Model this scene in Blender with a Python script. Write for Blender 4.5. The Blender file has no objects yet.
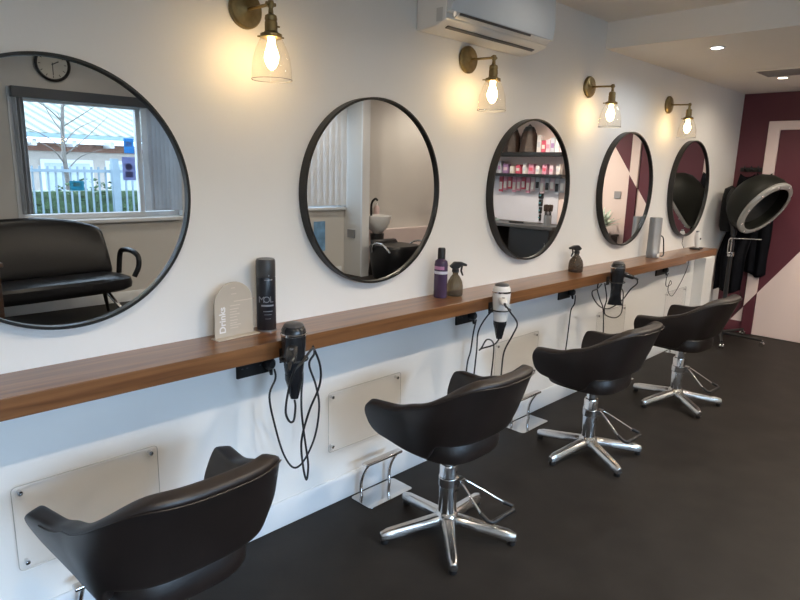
import bpy, bmesh, math, random
from mathutils import Vector, Matrix
random.seed(7)
PI = math.pi
COL = bpy.context.scene.collection
SC = bpy.context.scene

# ------------------------------------------------------------------ camera
cam_d = bpy.data.cameras.new('camera')
cam = bpy.data.objects.new('camera', cam_d); COL.objects.link(cam)
cam_d.sensor_width = 36.0
cam_d.lens = 619.0 / 800.0 * 36.0
cam_d.clip_start = 0.02
YAW, PITCH, ROLL = math.radians(44.5237), math.radians(-11.9071), math.radians(1.42857)
fw = Vector((math.cos(PITCH)*math.cos(YAW), math.cos(PITCH)*math.sin(YAW), math.sin(PITCH)))
rt = Vector((math.sin(YAW), -math.cos(YAW), 0)); up = rt.cross(fw)
rt2 = math.cos(ROLL)*rt + math.sin(ROLL)*up; up2 = -math.sin(ROLL)*rt + math.cos(ROLL)*up
M3 = Matrix((rt2, up2, -fw)).transposed()
cam.matrix_world = Matrix.Translation((0, -2.0444, 1.52)) @ M3.to_4x4()
SC.camera = cam

# ------------------------------------------------------------------ world, sun, exposure
world = bpy.data.worlds.new('overcast_sky'); SC.world = world
world.use_nodes = True
bg = world.node_tree.nodes['Background']
bg.inputs['Color'].default_value = (0.70, 0.85, 1.0, 1)
bg.inputs['Strength'].default_value = 5.0

def lamp(name, kind, loc, energy, color, rot=(0, 0, 0), **kw):
    d = bpy.data.lights.new(name, kind); d.energy = energy; d.color = color
    for k, v in kw.items(): setattr(d, k, v)
    o = bpy.data.objects.new(name, d); COL.objects.link(o); o.location = loc; o.rotation_euler = rot
    return o
# low bright part of the hazy sky, shining in through the street windows
sun_dir = Vector((-0.05, 1.0, -0.20)).normalized()
s_ = lamp('low_sky_sun', 'SUN', (2, -20, 6), 8.6, (0.52, 0.74, 1.0), angle=math.radians(30))
s_.rotation_euler = sun_dir.to_track_quat('-Z', 'Y').to_euler()

SC.view_settings.view_transform = 'Standard'
SC.view_settings.look = 'None'
SC.view_settings.gamma = 1.0
SC.view_settings.use_curve_mapping = False
SC.view_settings.exposure = 0.12
DOWN_E = 58.0

# ------------------------------------------------------------------ materials
MATS = {}
def nodes_of(name):
    m = bpy.data.materials.new(name); m.use_nodes = True
    nt = m.node_tree; b = nt.nodes['Principled BSDF']
    return m, nt, b
def mat(name, col, rough=0.5, metal=0.0, var=0.06, scale=8.0, bump=0.0, bscale=60.0, coat=0.0, emit=0.0, ecol=None, spec=0.5):
    if name in MATS: return MATS[name]
    m, nt, b = nodes_of(name)
    tc = nt.nodes.new('ShaderNodeTexCoord')
    nz = nt.nodes.new('ShaderNodeTexNoise'); nz.inputs['Scale'].default_value = scale; nz.inputs['Detail'].default_value = 4
    nt.links.new(tc.outputs['Object'], nz.inputs['Vector'])
    rp = nt.nodes.new('ShaderNodeValToRGB')
    a = [max(0, c*(1-var)) for c in col]; z = [min(1, c*(1+var)) for c in col]
    rp.color_ramp.elements[0].position = .3; rp.color_ramp.elements[1].position = .7
    rp.color_ramp.elements[0].color = (*a, 1); rp.color_ramp.elements[1].color = (*z, 1)
    nt.links.new(nz.outputs['Fac'], rp.inputs['Fac']); nt.links.new(rp.outputs['Color'], b.inputs['Base Color'])
    b.inputs['Roughness'].default_value = rough; b.inputs['Metallic'].default_value = metal
    b.inputs['Coat Weight'].default_value = coat
    b.inputs['Specular IOR Level'].default_value = spec
    if bump:
        n2 = nt.nodes.new('ShaderNodeTexNoise'); n2.inputs['Scale'].default_value = bscale; n2.inputs['Detail'].default_value = 3
        nt.links.new(tc.outputs['Object'], n2.inputs['Vector'])
        bp = nt.nodes.new('ShaderNodeBump'); bp.inputs['Strength'].default_value = bump; bp.inputs['Distance'].default_value = .004
        nt.links.new(n2.outputs['Fac'], bp.inputs['Height']); nt.links.new(bp.outputs['Normal'], b.inputs['Normal'])
    if emit:
        b.inputs['Emission Color'].default_value = (*(ecol or col), 1); b.inputs['Emission Strength'].default_value = emit
    MATS[name] = m
    return m
def clear_mat(name, tint, amount, rough=0.03, ior=1.45):
    """thin clear sheet: mostly see-through, with a mirror-like sheen by angle"""
    if name in MATS: return MATS[name]
    m = bpy.data.materials.new(name); m.use_nodes = True
    nt = m.node_tree; nt.nodes.clear()
    out = nt.nodes.new('ShaderNodeOutputMaterial')
    tr = nt.nodes.new('ShaderNodeBsdfTransparent'); tr.inputs['Color'].default_value = (*tint, 1)
    gl = nt.nodes.new('ShaderNodeBsdfGlossy'); gl.inputs['Roughness'].default_value = rough
    df = nt.nodes.new('ShaderNodeBsdfDiffuse'); df.inputs['Color'].default_value = (.7, .7, .68, 1)
    lw = nt.nodes.new('ShaderNodeLayerWeight'); lw.inputs['Blend'].default_value = .5
    pw = nt.nodes.new('ShaderNodeMath'); pw.operation = 'POWER'; pw.inputs[1].default_value = 4.0
    nt.links.new(lw.outputs['Facing'], pw.inputs[0])
    fr = nt.nodes.new('ShaderNodeMath'); fr.operation = 'MULTIPLY_ADD'; fr.inputs[1].default_value = .55; fr.inputs[2].default_value = ((ior-1)/(ior+1))**2
    nt.links.new(pw.outputs[0], fr.inputs[0])
    m1 = nt.nodes.new('ShaderNodeMixShader'); m2 = nt.nodes.new('ShaderNodeMixShader')
    m1.inputs[0].default_value = amount
    nt.links.new(tr.outputs[0], m1.inputs[1]); nt.links.new(df.outputs[0], m1.inputs[2])
    nt.links.new(fr.outputs[0], m2.inputs[0]); nt.links.new(m1.outputs[0], m2.inputs[1]); nt.links.new(gl.outputs[0], m2.inputs[2])
    nt.links.new(m2.outputs[0], out.inputs[0])
    MATS[name] = m
    return m
def wood_mat(name, c1, c2, rough=.32):
    m, nt, b = nodes_of(name)
    tc = nt.nodes.new('ShaderNodeTexCoord'); mp = nt.nodes.new('ShaderNodeMapping')
    mp.inputs['Scale'].default_value = (0.9, 16, 16)
    nt.links.new(tc.outputs['Object'], mp.inputs['Vector'])
    nz = nt.nodes.new('ShaderNodeTexNoise'); nz.inputs['Scale'].default_value = 2.2; nz.inputs['Detail'].default_value = 7; nz.inputs['Distortion'].default_value = .6
    nt.links.new(mp.outputs[0], nz.inputs['Vector'])
    rp = nt.nodes.new('ShaderNodeValToRGB'); rp.color_ramp.elements[0].position = .32; rp.color_ramp.elements[1].position = .68
    rp.color_ramp.elements[0].color = (*c1, 1); rp.color_ramp.elements[1].color = (*c2, 1)
    nt.links.new(nz.outputs['Fac'], rp.inputs['Fac']); nt.links.new(rp.outputs['Color'], b.inputs['Base Color'])
    b.inputs['Roughness'].default_value = rough; b.inputs['Coat Weight'].default_value = .45; b.inputs['Coat Roughness'].default_value = .2
    return m
PINK = (.85, .70, .66); MAROON = (.110, .022, .036)
def mural_mat(name, above, below, base=None):
    """painted diagonal: one flat colour above the line, another below"""
    m, nt, b = nodes_of(name)
    g = nt.nodes.new('ShaderNodeNewGeometry'); sp = nt.nodes.new('ShaderNodeSeparateXYZ')
    nt.links.new(g.outputs['Position'], sp.inputs[0])
    ma = nt.nodes.new('ShaderNodeMath'); ma.operation = 'MULTIPLY_ADD'       # y*1.55 + z
    ma.inputs[1].default_value = 1.45
    nt.links.new(sp.outputs['Y'], ma.inputs[0]); nt.links.new(sp.outputs['Z'], ma.inputs[2])
    gt = nt.nodes.new('ShaderNodeMath'); gt.operation = 'GREATER_THAN'; gt.inputs[1].default_value = -.09
    nt.links.new(ma.outputs[0], gt.inputs[0])
    mx = nt.nodes.new('ShaderNodeMix'); mx.data_type = 'RGBA'
    mx.inputs['A'].default_value = (*below, 1); mx.inputs['B'].default_value = (*above, 1)
    nt.links.new(gt.outputs[0], mx.inputs['Factor'])
    nt.links.new(mx.outputs['Result'], b.inputs['Base Color'])
    b.inputs['Roughness'].default_value = .55
    return m

M_wall = mat('warm_white_paint', (.80, .79, .77), .62, var=.012, scale=3, bump=.05, bscale=180)
M_wall2 = mat('greige_paint', (.58, .575, .555), .65, var=.015, scale=3)
M_pinkwall = mat('blush_paint', (.66, .57, .56), .65, var=.015, scale=3)
M_ceil = mat('ceiling_paint', (.84, .81, .77), .7, var=.012, scale=3)
M_skirt = mat('white_gloss_paint', (.68, .71, .74), .3, var=.01)
M_floor = mat('charcoal_vinyl', (.0215, .0185, .0165), .55, var=.22, scale=5, bump=.10, bscale=140, spec=.2)
M_wood = wood_mat('stained_oak', (.125, .050, .018), (.255, .115, .045))
M_black = mat('matt_black', (.012, .012, .013), .42, var=.1)
M_frame = mat('black_metal', (.020, .019, .018), .38, metal=.3, var=.1)
M_leather = mat('brown_black_leather', (.0150, .0095, .0080), .42, var=.12, scale=20, bump=.16, bscale=420, spec=.62)
M_sofa = mat('black_leather', (.0045, .005, .007), .34, var=.15, scale=14, bump=.25, bscale=60, spec=.4)
M_chrome = mat('chrome', (.72, .72, .73), .13, metal=1, var=.02)
M_alu = mat('polished_aluminium', (.62, .62, .62), .24, metal=1, var=.04)
M_brass = mat('antique_brass', (.27, .205, .10), .38, metal=1, var=.2, scale=30)
M_white = mat('white_plastic', (.80, .80, .79), .3, var=.01)
M_acw = mat('blue_lit_white_plastic', (.66, .72, .78), .12, var=.01)  # cool daylight on the white front panel is tinted into this colour
M_dgrey = mat('dark_grey_plastic', (.07, .07, .075), .4, var=.06)
M_mgrey = mat('mid_grey_metal', (.30, .31, .33), .32, metal=.6, var=.04)
M_bulb = mat('lit_filament_bulb', (1, .74, .36), .3, emit=44, ecol=(1, .68, .32))
M_glass = clear_mat('clear_glass', (.985, .97, .94), .014, .02, 1.45)
M_pane = clear_mat('window_glass', (.96, .98, 1.0), .0, .01, 1.25)
M_acry = clear_mat('clear_acrylic', (1, .999, .997), .003, .06, 1.2)
M_acry_edge = mat('acrylic_edge', (.46, .46, .45), .25, var=.03)
M_smoke = clear_mat('smoked_plastic', (.42, .39, .34), .10, .08, 1.4)
M_visor = clear_mat('visor_plastic', (.62, .62, .62), .38, .10, 1.5)
M_text = mat('white_print', (.82, .80, .80), .5, var=.01)
M_dim = mat('faint_print', (.22, .23, .26), .5, var=.02)
M_mural = mural_mat('mural_wall_paint', MAROON, PINK)
M_muralf = mural_mat('mural_frame_paint', PINK, MAROON)
M_maroon = mat('maroon_paint', MAROON, .5, var=.03)
m_, nt_, b_ = nodes_of('silvered_glass')
nz_ = nt_.nodes.new('ShaderNodeTexNoise'); nz_.inputs['Scale'].default_value = 3
rp_ = nt_.nodes.new('ShaderNodeValToRGB'); rp_.color_ramp.elements[0].color = (.84, .85, .85, 1); rp_.color_ramp.elements[1].color = (.86, .87, .87, 1)
nt_.links.new(nz_.outputs['Fac'], rp_.inputs['Fac']); nt_.links.new(rp_.outputs['Color'], b_.inputs['Base Color'])
b_.inputs['Metallic'].default_value = 1; b_.inputs['Roughness'].default_value = 0.0
M_mirror = m_

# ------------------------------------------------------------------ mesh helpers
def V(*a): return Vector(a)
def box(bm, x0, x1, y0, y1, z0, z1, mtx=None):
    vs = [bm.verts.new((x, y, z)) for x in (x0, x1) for y in (y0, y1) for z in (z0, z1)]
    for f in ((0,1,3,2), (4,6,7,5), (0,4,5,1), (2,3,7,6), (0,2,6,4), (1,5,7,3)): bm.faces.new([vs[i] for i in f])
    if mtx is not None: bmesh.ops.transform(bm, matrix=mtx, verts=vs)
    return vs
def frame_from(d):
    d = Vector(d).normalized(); a = V(0, 0, 1) if abs(d.z) < .9 else V(1, 0, 0)
    u = d.cross(a).normalized(); return u, d.cross(u).normalized(), d
def lathe(bm, prof, seg=32, o=(0, 0, 0), axis=(0, 0, 1), sx=1.0, sy=1.0, cap=True):
    """prof: (radius, height) pairs turned round the axis"""
    o = Vector(o); u, v, d = frame_from(axis)
    rings = []
    for r, h in prof:
        if r < 1e-6: rings.append([bm.verts.new(o + d*h)])
        else: rings.append([bm.verts.new(o + d*h + u*(r*sx*math.cos(2*PI*k/seg)) + v*(r*sy*math.sin(2*PI*k/seg))) for k in range(seg)])
    for a, b in zip(rings[:-1], rings[1:]):
        for k in range(seg):
            k2 = (k+1) % seg
            if len(a) == 1 and len(b) == 1: continue
            if len(a) == 1: bm.faces.new((a[0], b[k2], b[k]))
            elif len(b) == 1: bm.faces.new((a[k], a[k2], b[0]))
            else: bm.faces.new((a[k], a[k2], b[k2], b[k]))
    if cap:
        for rg in (rings[0], rings[-1]):
            if len(rg) > 2: bm.faces.new(rg)
def cyl(bm, p, q, r, r2=None, seg=20):
    p, q = Vector(p), Vector(q); d = q - p
    lathe(bm, [(r, 0), (r if r2 is None else r2, d.length)], seg, p, d)
def smooth_path(pts, n=6):
    pts = [Vector(p) for p in pts]
    if len(pts) < 3: return pts
    out = []
    for i in range(len(pts)-1):
        p0 = pts[max(i-1, 0)]; p1 = pts[i]; p2 = pts[i+1]; p3 = pts[min(i+2, len(pts)-1)]
        for k in range(n):
            t = k/n
            out.append(.5*((2*p1) + (p2-p0)*t + (2*p0-5*p1+4*p2-p3)*t*t + (3*p1-p0-3*p2+p3)*t**3))
    out.append(pts[-1]); return out
def tube(bm, pts, r, seg=10, closed=False, rfun=None):
    pts = [Vector(p) for p in pts]; n = len(pts)
    rings = []; u = None
    for i, p in enumerate(pts):
        if closed: t = pts[(i+1) % n] - pts[i-1]
        else: t = pts[min(i+1, n-1)] - pts[max(i-1, 0)]
        t.normalize()
        if u is None: u = frame_from(t)[0]
        u = (u - t*u.dot(t)).normalized(); v = t.cross(u)
        rr = rfun(i/(n-1)) if rfun else r
        rings.append([bm.verts.new(p + (u*math.cos(2*PI*k/seg) + v*math.sin(2*PI*k/seg))*rr) for k in range(seg)])
    m = n if closed else n-1
    for i in range(m):
        a, b = rings[i], rings[(i+1) % n]
        for k in range(seg): bm.faces.new((a[k], a[(k+1) % seg], b[(k+1) % seg], b[k]))
    if not closed: bm.faces.new(rings[0]); bm.faces.new(rings[-1])
def prism(bm, poly, d, mtx=None):
    """poly of 3-D points pushed along vector d"""
    a = [bm.verts.new(p) for p in poly]; b = [bm.verts.new(Vector(p) + Vector(d)) for p in poly]
    bm.faces.new(a); bm.faces.new(b)
    for i in range(len(a)):
        j = (i+1) % len(a); bm.faces.new((a[i], a[j], b[j], b[i]))
    if mtx is not None: bmesh.ops.transform(bm, matrix=mtx, verts=a+b)
def ring(bm, o, axis, r0, r1, d, seg=96):
    """flat ring with depth d along the axis"""
    lathe(bm, [(r0, 0), (r1, 0), (r1, d), (r0, d), (r0, 0)], seg, o, axis, cap=False)
def obj(name, bm, m, parent=None, smooth=True, bevel=0.0, bseg=2, sub=0, angle=40, solid=0.0, crease=0.0):
    bmesh.ops.remove_doubles(bm, verts=bm.verts, dist=1e-6)
    bmesh.ops.recalc_face_normals(bm, faces=bm.faces)
    me = bpy.data.meshes.new(name); bm.to_mesh(me); bm.free()
    me.materials.append(m)
    if smooth:
        for p in me.polygons: p.use_smooth = True
    o = bpy.data.objects.new(name, me); COL.objects.link(o)
    if parent is not None: o.parent = parent
    if solid:
        s = o.modifiers.new('thickness', 'SOLIDIFY'); s.thickness = abs(solid); s.offset = -1 if solid > 0 else 1; s.edge_crease_outer = crease; s.edge_crease_inner = crease
    if bevel:
        b = o.modifiers.new('bevel', 'BEVEL'); b.width = bevel; b.segments = bseg; b.limit_method = 'ANGLE'; b.angle_limit = math.radians(35)
    if sub:
        s = o.modifiers.new('subdivision', 'SUBSURF'); s.levels = sub; s.render_levels = sub
    if smooth and not sub:
        try: me.set_sharp_from_angle(angle=math.radians(angle))
        except Exception: pass
    return o
def B(): return bmesh.new()
def thing(name, label, cat, loc=(0, 0, 0), rz=0.0, group=None):
    o = bpy.data.objects.new(name, None); COL.objects.link(o)
    o.empty_display_size = .1; o.location = loc; o.rotation_euler = (0, 0, rz)
    return tag(o, label, cat, group)
def tag(o, label, cat, group=None):
    o['label'] = label; o['category'] = cat
    if group: o['group'] = group
    return o
def struct(name, bm, m, parent=None, **kw):
    o = obj(name, bm, m, parent, **kw)
    if parent is None: o['kind'] = 'structure'
    return o
def dup(root, loc, rz, label, group=None):
    def cp(o, par):
        c = o.copy(); COL.objects.link(c)
        if par is not None: c.parent = par
        for ch in [k for k in o.children]: cp(ch, c)
        return c
    r = cp(root, None); r.location = loc; r.rotation_euler = (0, 0, rz); r['label'] = label
    if group: r['group'] = group
    return r
def text(name, s, size, m, parent, loc, rot, depth=.0006, bold=False):
    c = bpy.data.curves.new(name, 'FONT'); c.body = s; c.size = size; c.extrude = depth; c.align_x = 'CENTER'; c.align_y = 'CENTER'
    if bold: c.offset = size*.02
    t = bpy.data.objects.new(name, c); COL.objects.link(t)
    bpy.context.view_layer.update()
    me = bpy.data.meshes.new_from_object(t.evaluated_get(bpy.context.evaluated_depsgraph_get()))
    bpy.data.objects.remove(t)
    me.materials.clear(); me.materials.append(m)
    o = bpy.data.objects.new(name, me); COL.objects.link(o); o.parent = parent; o.location = loc; o.rotation_euler = rot
    return o

# ------------------------------------------------------------------ the room
XW, XE, YB = -1.8, 6.72, -4.95          # left wall, end wall, street wall
XA = 8.4                                # end of the wash alcove
b = B(); box(b, XW-.15, XA+.15, YB-.2, .15, -.12, 0); struct('floor', b, M_floor, smooth=False)
b = B(); box(b, XW-.15, XE+.12, 0, .15, 0, 2.9); struct('wall_back', b, M_wall, smooth=False)
b = B(); box(b, XE, XE+.12, -3.3, 0, 0, 2.9); struct('wall_right', b, M_mural, smooth=False)
b = B(); box(b, XE+.12, XA, -3.42, -3.3, 0, 2.9); struct('wall_alcove', b, M_pinkwall, smooth=False)
b = B(); box(b, XA, XA+.12, YB, -3.3, 0, 2.9); struct('wall_far', b, M_pinkwall, smooth=False)
# solid left wall beside the camera
b = B(); box(b, XW-.12, XW, YB, 0, 0, 2.9); struct('wall_left', b, M_wall, smooth=False)
# street wall: two windows seen in the mirrors, one unseen opening added for daylight
WIN = [(-1.5, 1.15, .25, 2.35), (1.76, 3.38, .93, 2.14), (4.4, 5.80, .98, 2.34)]
b = B(); x = XW
for (x0, x1, z0, z1) in WIN:
    box(b, x, x0, YB-.2, YB, 0, 2.9); box(b, x0, x1, YB-.2, YB, 0, z0); box(b, x0, x1, YB-.2, YB, z1, 2.9); x = x1
box(b, x, XA+.12, YB-.2, YB, 0, 2.9)
struct('wall_front', b, M_wall2, smooth=False)
# ceilings
b = B(); box(b, XW, 3.90, -2.9, 0, 2.467, 2.60); struct('ceiling', b, M_ceil, smooth=False)
b = B(); box(b, XW, XA, YB, -2.9, 2.78, 2.9); struct('ceiling_rear', b, M_ceil, smooth=False)
b = B(); box(b, 3.90, XE, -2.9, 0, 2.305, 2.60); struct('ceiling_lowered', b, M_ceil, smooth=False)
b = B(); box(b, XW, XE, -2.95, -2.9, 2.47, 2.78); struct('trim_1', b, M_ceil, smooth=False)
# skirting boards
def skirting(name, poly, d, m): 
    b = B(); prism(b, poly, d); return struct(name, b, m, bevel=.003)
skirting('baseboard_back', [(XW, 0, 0), (XW, -.015, 0), (XW, -.015, .105), (XW, -.006, .118), (XW, 0, .118)], (XE-XW-.002, 0, 0), M_skirt)
skirting('baseboard_front', [(1.2, YB, 0), (1.2, YB+.015, 0), (1.2, YB+.015, .10), (1.2, YB+.006, .115), (1.2, YB, .115)], (4.6, 0, 0), M_skirt)
skirting('baseboard_right', [(XE, -.02, 0), (XE-.014, -.02, 0), (XE-.014, -.02, .10), (XE-.005, -.02, .115), (XE, -.02, .115)], (0, -.228, 0), M_maroon)
skirting('baseboard_end', [(XE, -1.125, 0), (XE-.014, -1.125, 0), (XE-.014, -1.125, .10), (XE-.005, -1.125, .115), (XE, -1.125, .115)], (0, -.55, 0), M_maroon)
# pipe boxing below the worktop at the far end
b = B(); box(b, 5.93, 6.16, -.10, -.0005, .119, .80); struct('trim_2', b, M_wall, bevel=.004)
# door on the end wall, painted through with the mural
d1 = bpy.data.objects.new('door_1', None); COL.objects.link(d1); d1['kind'] = 'structure'
b = B(); box(b, XE-.012, XE-.0005, -1.015, -.352, .004, 1.965); obj('door_leaf', b, M_mural, d1, bevel=.002)
b = B()
prism(b, [(XE-.03, -.25, 0), (XE-.03, -.35, 0), (XE-.03, -.35, 1.965), (XE-.03, -1.017, 1.965), (XE-.03, -1.017, 0), (XE-.03, -1.117, 0), (XE-.03, -1.117, 2.045), (XE-.03, -.25, 2.045)], (.0295, 0, 0))
obj('door_frame', b, M_muralf, d1, bevel=.006)
b = B(); box(b, XE-.018, XE-.012, -.985, -.945, .93, 1.08); lathe(b, [(.008, 0), (.008, .05)], 12, (XE-.018, -.965, 1.03), (-1, 0, 0)); cyl(b, (XE-.062, -.967, 1.03), (XE-.062, -.86, 1.03), .008)
obj('door_handle', b, M_chrome, d1, bevel=.001)
# partition stub by the wash area
b = B(); box(b, 5.85, 5.97, YB, -4.58, 0, 2.78); struct('wall_partition', b, M_wall2, smooth=False)
b = B(); box(b, 5.84, 5.98, -4.58, -4.55, 0, 2.77); struct('trim_3', b, M_skirt, bevel=.004)
b = B(); box(b, 5.98, XA, YB, YB+.14, 0, .62); struct('trim_4', b, M_pinkwall, bevel=.004)

# windows
def window(name, x0, x1, z0, z1, mull):
    w = bpy.data.objects.new(name, None); COL.objects.link(w); w['kind'] = 'structure'
    b = B(); t = .055
    xs = [x0+.002] + mull + [x1-.002]
    box(b, x0+.002, x1-.002, YB-.14, YB-.07, z0+.002, z0+t); box(b, x0+.002, x1-.002, YB-.14, YB-.07, z1-t, z1-.002)
    for xx in xs:
        a0 = min(max(xx-t/2, x0+.002), x1-.002-t); box(b, a0, a0+t, YB-.14, YB-.07, z0+t, z1-t)
    obj('window_frame', b, M_skirt, w, bevel=.004)
    for a, c in zip(xs[:-1], xs[1:]):
        b = B(); box(b, a+.02, c-.02, YB-.106, YB-.102, z0+.03, z1-.03); obj('window_pane', b, M_pane, w, smooth=False)
    b = B(); box(b, x0-.05, x1+.04, YB+.001, YB+.06, z0-.045, z0-.004); obj('window_sill', b, M_skirt, w, bevel=.008)
    return w
window('window_1', *WIN[1][:2], *WIN[1][2:], [2.96])
window('window_2', *WIN[2][:2], *WIN[2][2:], [5.1])
window('window_added_daylight', *WIN[0][:2], *WIN[0][2:], [-.6, .3])  # made-up shopfront glazing, out of mirror view, letting blue daylight onto the wall
w1 = bpy.data.objects['window_1']
b = B()
prism(b, [(1.76, YB+.001, .93), (1.70, YB+.001, .93), (1.70, YB+.001, 2.20), (3.44, YB+.001, 2.20), (3.44, YB+.001, .93), (3.38, YB+.001, .93), (3.38, YB+.001, 2.14), (1.76, YB+.001, 2.14)], (0, .014, 0))
obj('window_casing', b, M_skirt, w1, bevel=.004)

# ------------------------------------------------------------------ the long worktop
wt = thing('styling_worktop', 'long dark-stained wooden worktop fixed along the white wall under the round mirrors', 'worktop', (0, 0, .9033))
b = B(); box(b, -1.75, 5.095, -.225, -.0005, -.0626, 0); obj('board', b, M_wood, wt, bevel=.002)
b = B(); box(b, 5.098, 5.85, -.205, -.0005, -.055, -.0005); obj('board', b, M_wood, wt, bevel=.002)

# ------------------------------------------------------------------ round mirrors
def mirror(x, label):
    t = thing('round_mirror', label, 'mirror', (x, 0, 1.4177), 0, 'round wall mirrors')
    b = B(); ring(b, (0, -.0005, 0), (0, -1, 0), .390, .3994, .0434, 128); obj('mirror_frame', b, M_frame, t, bevel=.0008)
    b = B(); lathe(b, [(.3905, .020), (.3905, .030)], 128, (0, 0, 0), (0, -1, 0)); obj('mirror_glass', b, M_mirror, t, angle=30)
    b = B(); lathe(b, [(.388, .0005), (.388, .019)], 64, (0, 0, 0), (0, -1, 0)); obj('mirror_back', b, M_black, t)
for x, l in ((.6112, 'nearest and largest-looking round mirror, reflecting the black sofa and street window'),
             (1.8876, 'round black-framed mirror reflecting the white wash basin and closed vertical blinds'),
             (3.1134, 'round black-framed mirror reflecting wigs and product shelves, right of the air conditioner'),
             (4.3377, 'round black-framed mirror reflecting the maroon and pink diagonal mural'),
             (5.5294, 'farthest round black-framed mirror, reflecting the hood dryer and plain maroon wall')):
    mirror(x, l)

# ------------------------------------------------------------------ wall sconces
def sconce(label, loc):
    t = thing('wall_sconce', label, 'wall lamp', loc, 0, 'brass wall sconces')
    b = B(); lathe(b, [(0, 0.0005), (.060, 0.0005), (.064, .004), (.064, .014), (.058, .021), (.020, .024), (.012, .030), (0, .030)], 40, (0, 0, 0), (0, -1, 0)); obj('backplate', b, M_brass, t)
    b = B(); cyl(b, (0, -.024, 0), (0, -.160, -.006), .0055); obj('arm', b, M_brass, t)
    b = B(); lathe(b, [(0, -.013), (.009, -.011), (.013, 0), (.009, .011), (0, .013)], 20, (0, -.165, -.006)); cyl(b, (-.018, -.165, -.006), (.018, -.165, -.006), .006); obj('knuckle', b, M_brass, t)
    zc = -.006
    b = B(); lathe(b, [(.007, zc-.010), (.009, zc-.030), (.019, zc-.036), (.021, zc-.048), (.019, zc-.052), (.021, zc-.058), (.021, zc-.085), (.026, zc-.090), (.036, zc-.094), (.037, zc-.106), (.030, zc-.108), (0, zc-.108)], 32, (0, -.165, 0))
    for a in (0, 2.1, 4.2): cyl(b, (.036*math.cos(a), -.165+.036*math.sin(a), zc-.099), (.050*math.cos(a), -.165+.050*math.sin(a), zc-.099), .003, seg=8)
    cyl(b, (0.018, -.165, zc-.066), (.034, -.165, zc-.066), .003, seg=8)
    obj('lamp_holder', b, M_brass, t)
    b = B(); lathe(b, [(.032, zc-.100), (.040, zc-.116), (.052, zc-.140), (.062, zc-.172), (.067, zc-.210), (.068, zc-.240)], 40, (0, -.165, 0), cap=False)
    obj('glass_shade', b, M_glass, t)
    b = B(); tube(b, [(.068*math.cos(2*PI*k/40), -.165+.068*math.sin(2*PI*k/40), zc-.240) for k in range(40)], .0013, 8, closed=True); obj('shade_rim', b, M_visor, t)
    b = B(); lathe(b, [(0, zc-.108), (.012, zc-.109), (.012, zc-.124), (.016, zc-.138), (.023, zc-.156), (.0245, zc-.168), (.021, zc-.184), (.013, zc-.200), (.005, zc-.207), (0, zc-.208)], 28, (0, -.165, 0)); obj('bulb', b, M_bulb, t)
for x, l in ((1.262, 'brass wall sconce with clear glass shade between the two nearest mirrors'),
             (2.505, 'brass wall sconce with clear glass shade right under the air conditioner'),
             (3.715, 'brass wall sconce with clear glass shade, second from the maroon end wall'),
             (4.955, 'brass wall sconce with clear glass shade nearest the maroon end wall')):
    sconce(l, (x, 0, 2.054))

# ------------------------------------------------------------------ air conditioner
ac = thing('air_conditioner', 'white wall-mounted air conditioner high above the second mirror', 'air conditioner', (2.138, 0, 2.13))
L_ = .806
b = B(); prism(b, [(0, -.0005, 0), (0, -.03, -.004), (0, -.11, .004), (0, -.165, .024), (0, -.176, .032), (0, -.176, .30), (0, -.13, .325), (0, -.0005, .325)], (L_, 0, 0)); obj('body', b, M_white, ac, bevel=.006)
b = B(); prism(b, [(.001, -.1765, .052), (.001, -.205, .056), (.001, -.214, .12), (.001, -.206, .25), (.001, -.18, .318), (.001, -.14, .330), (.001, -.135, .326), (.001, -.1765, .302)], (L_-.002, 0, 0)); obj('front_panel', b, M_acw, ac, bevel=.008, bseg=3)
b = B(); prism(b, [(.05, -.1775, .034), (.05, -.198, .046), (.05, -.203, .0545), (.05, -.1775, .050)], (L_-.07, 0, 0)); obj('louvre', b, M_white, ac, bevel=.002)
b = B(); prism(b, [(.06, -.118, .0055), (.06, -.134, .0115), (.06, -.134, .015), (.06, -.118, .009)], (L_-.12, 0, 0)); bmesh.ops.translate(b, verts=b.verts, vec=(0, -.001, -.0025)); obj('air_slot', b, M_dgrey, ac)
b = B(); prism(b, [(.06, -.198, .0455), (.06, -.2035, .0545), (.06, -.2045, .0538), (.06, -.199, .0448)], (L_-.26, 0, 0)); obj('outlet_strip', b, M_dgrey, ac)
b = B(); cyl(b, (.022, -.2, .045), (.022, -.206, .044), .010); obj('sensor_lens', b, M_chrome, ac)
b = B(); box(b, -.0008, .0004, -.155, -.12, .02, .075); obj('rating_label', b, mat('pale_label', (.56, .56, .56), .5), ac)
b = B(); tube(b, [(.085+.011*math.cos(a), -.2135, .175+.011*math.sin(a)) for a in [k*PI/8 for k in range(4, 18)]], .0014, 6); cyl(b, (.105, -.2135, .166), (.118, -.2135, .166), .0014, seg=6); cyl(b, (.105, -.2135, .166), (.105, -.2135, .186), .0014, seg=6); obj('badge', b, M_mgrey, ac)

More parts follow.
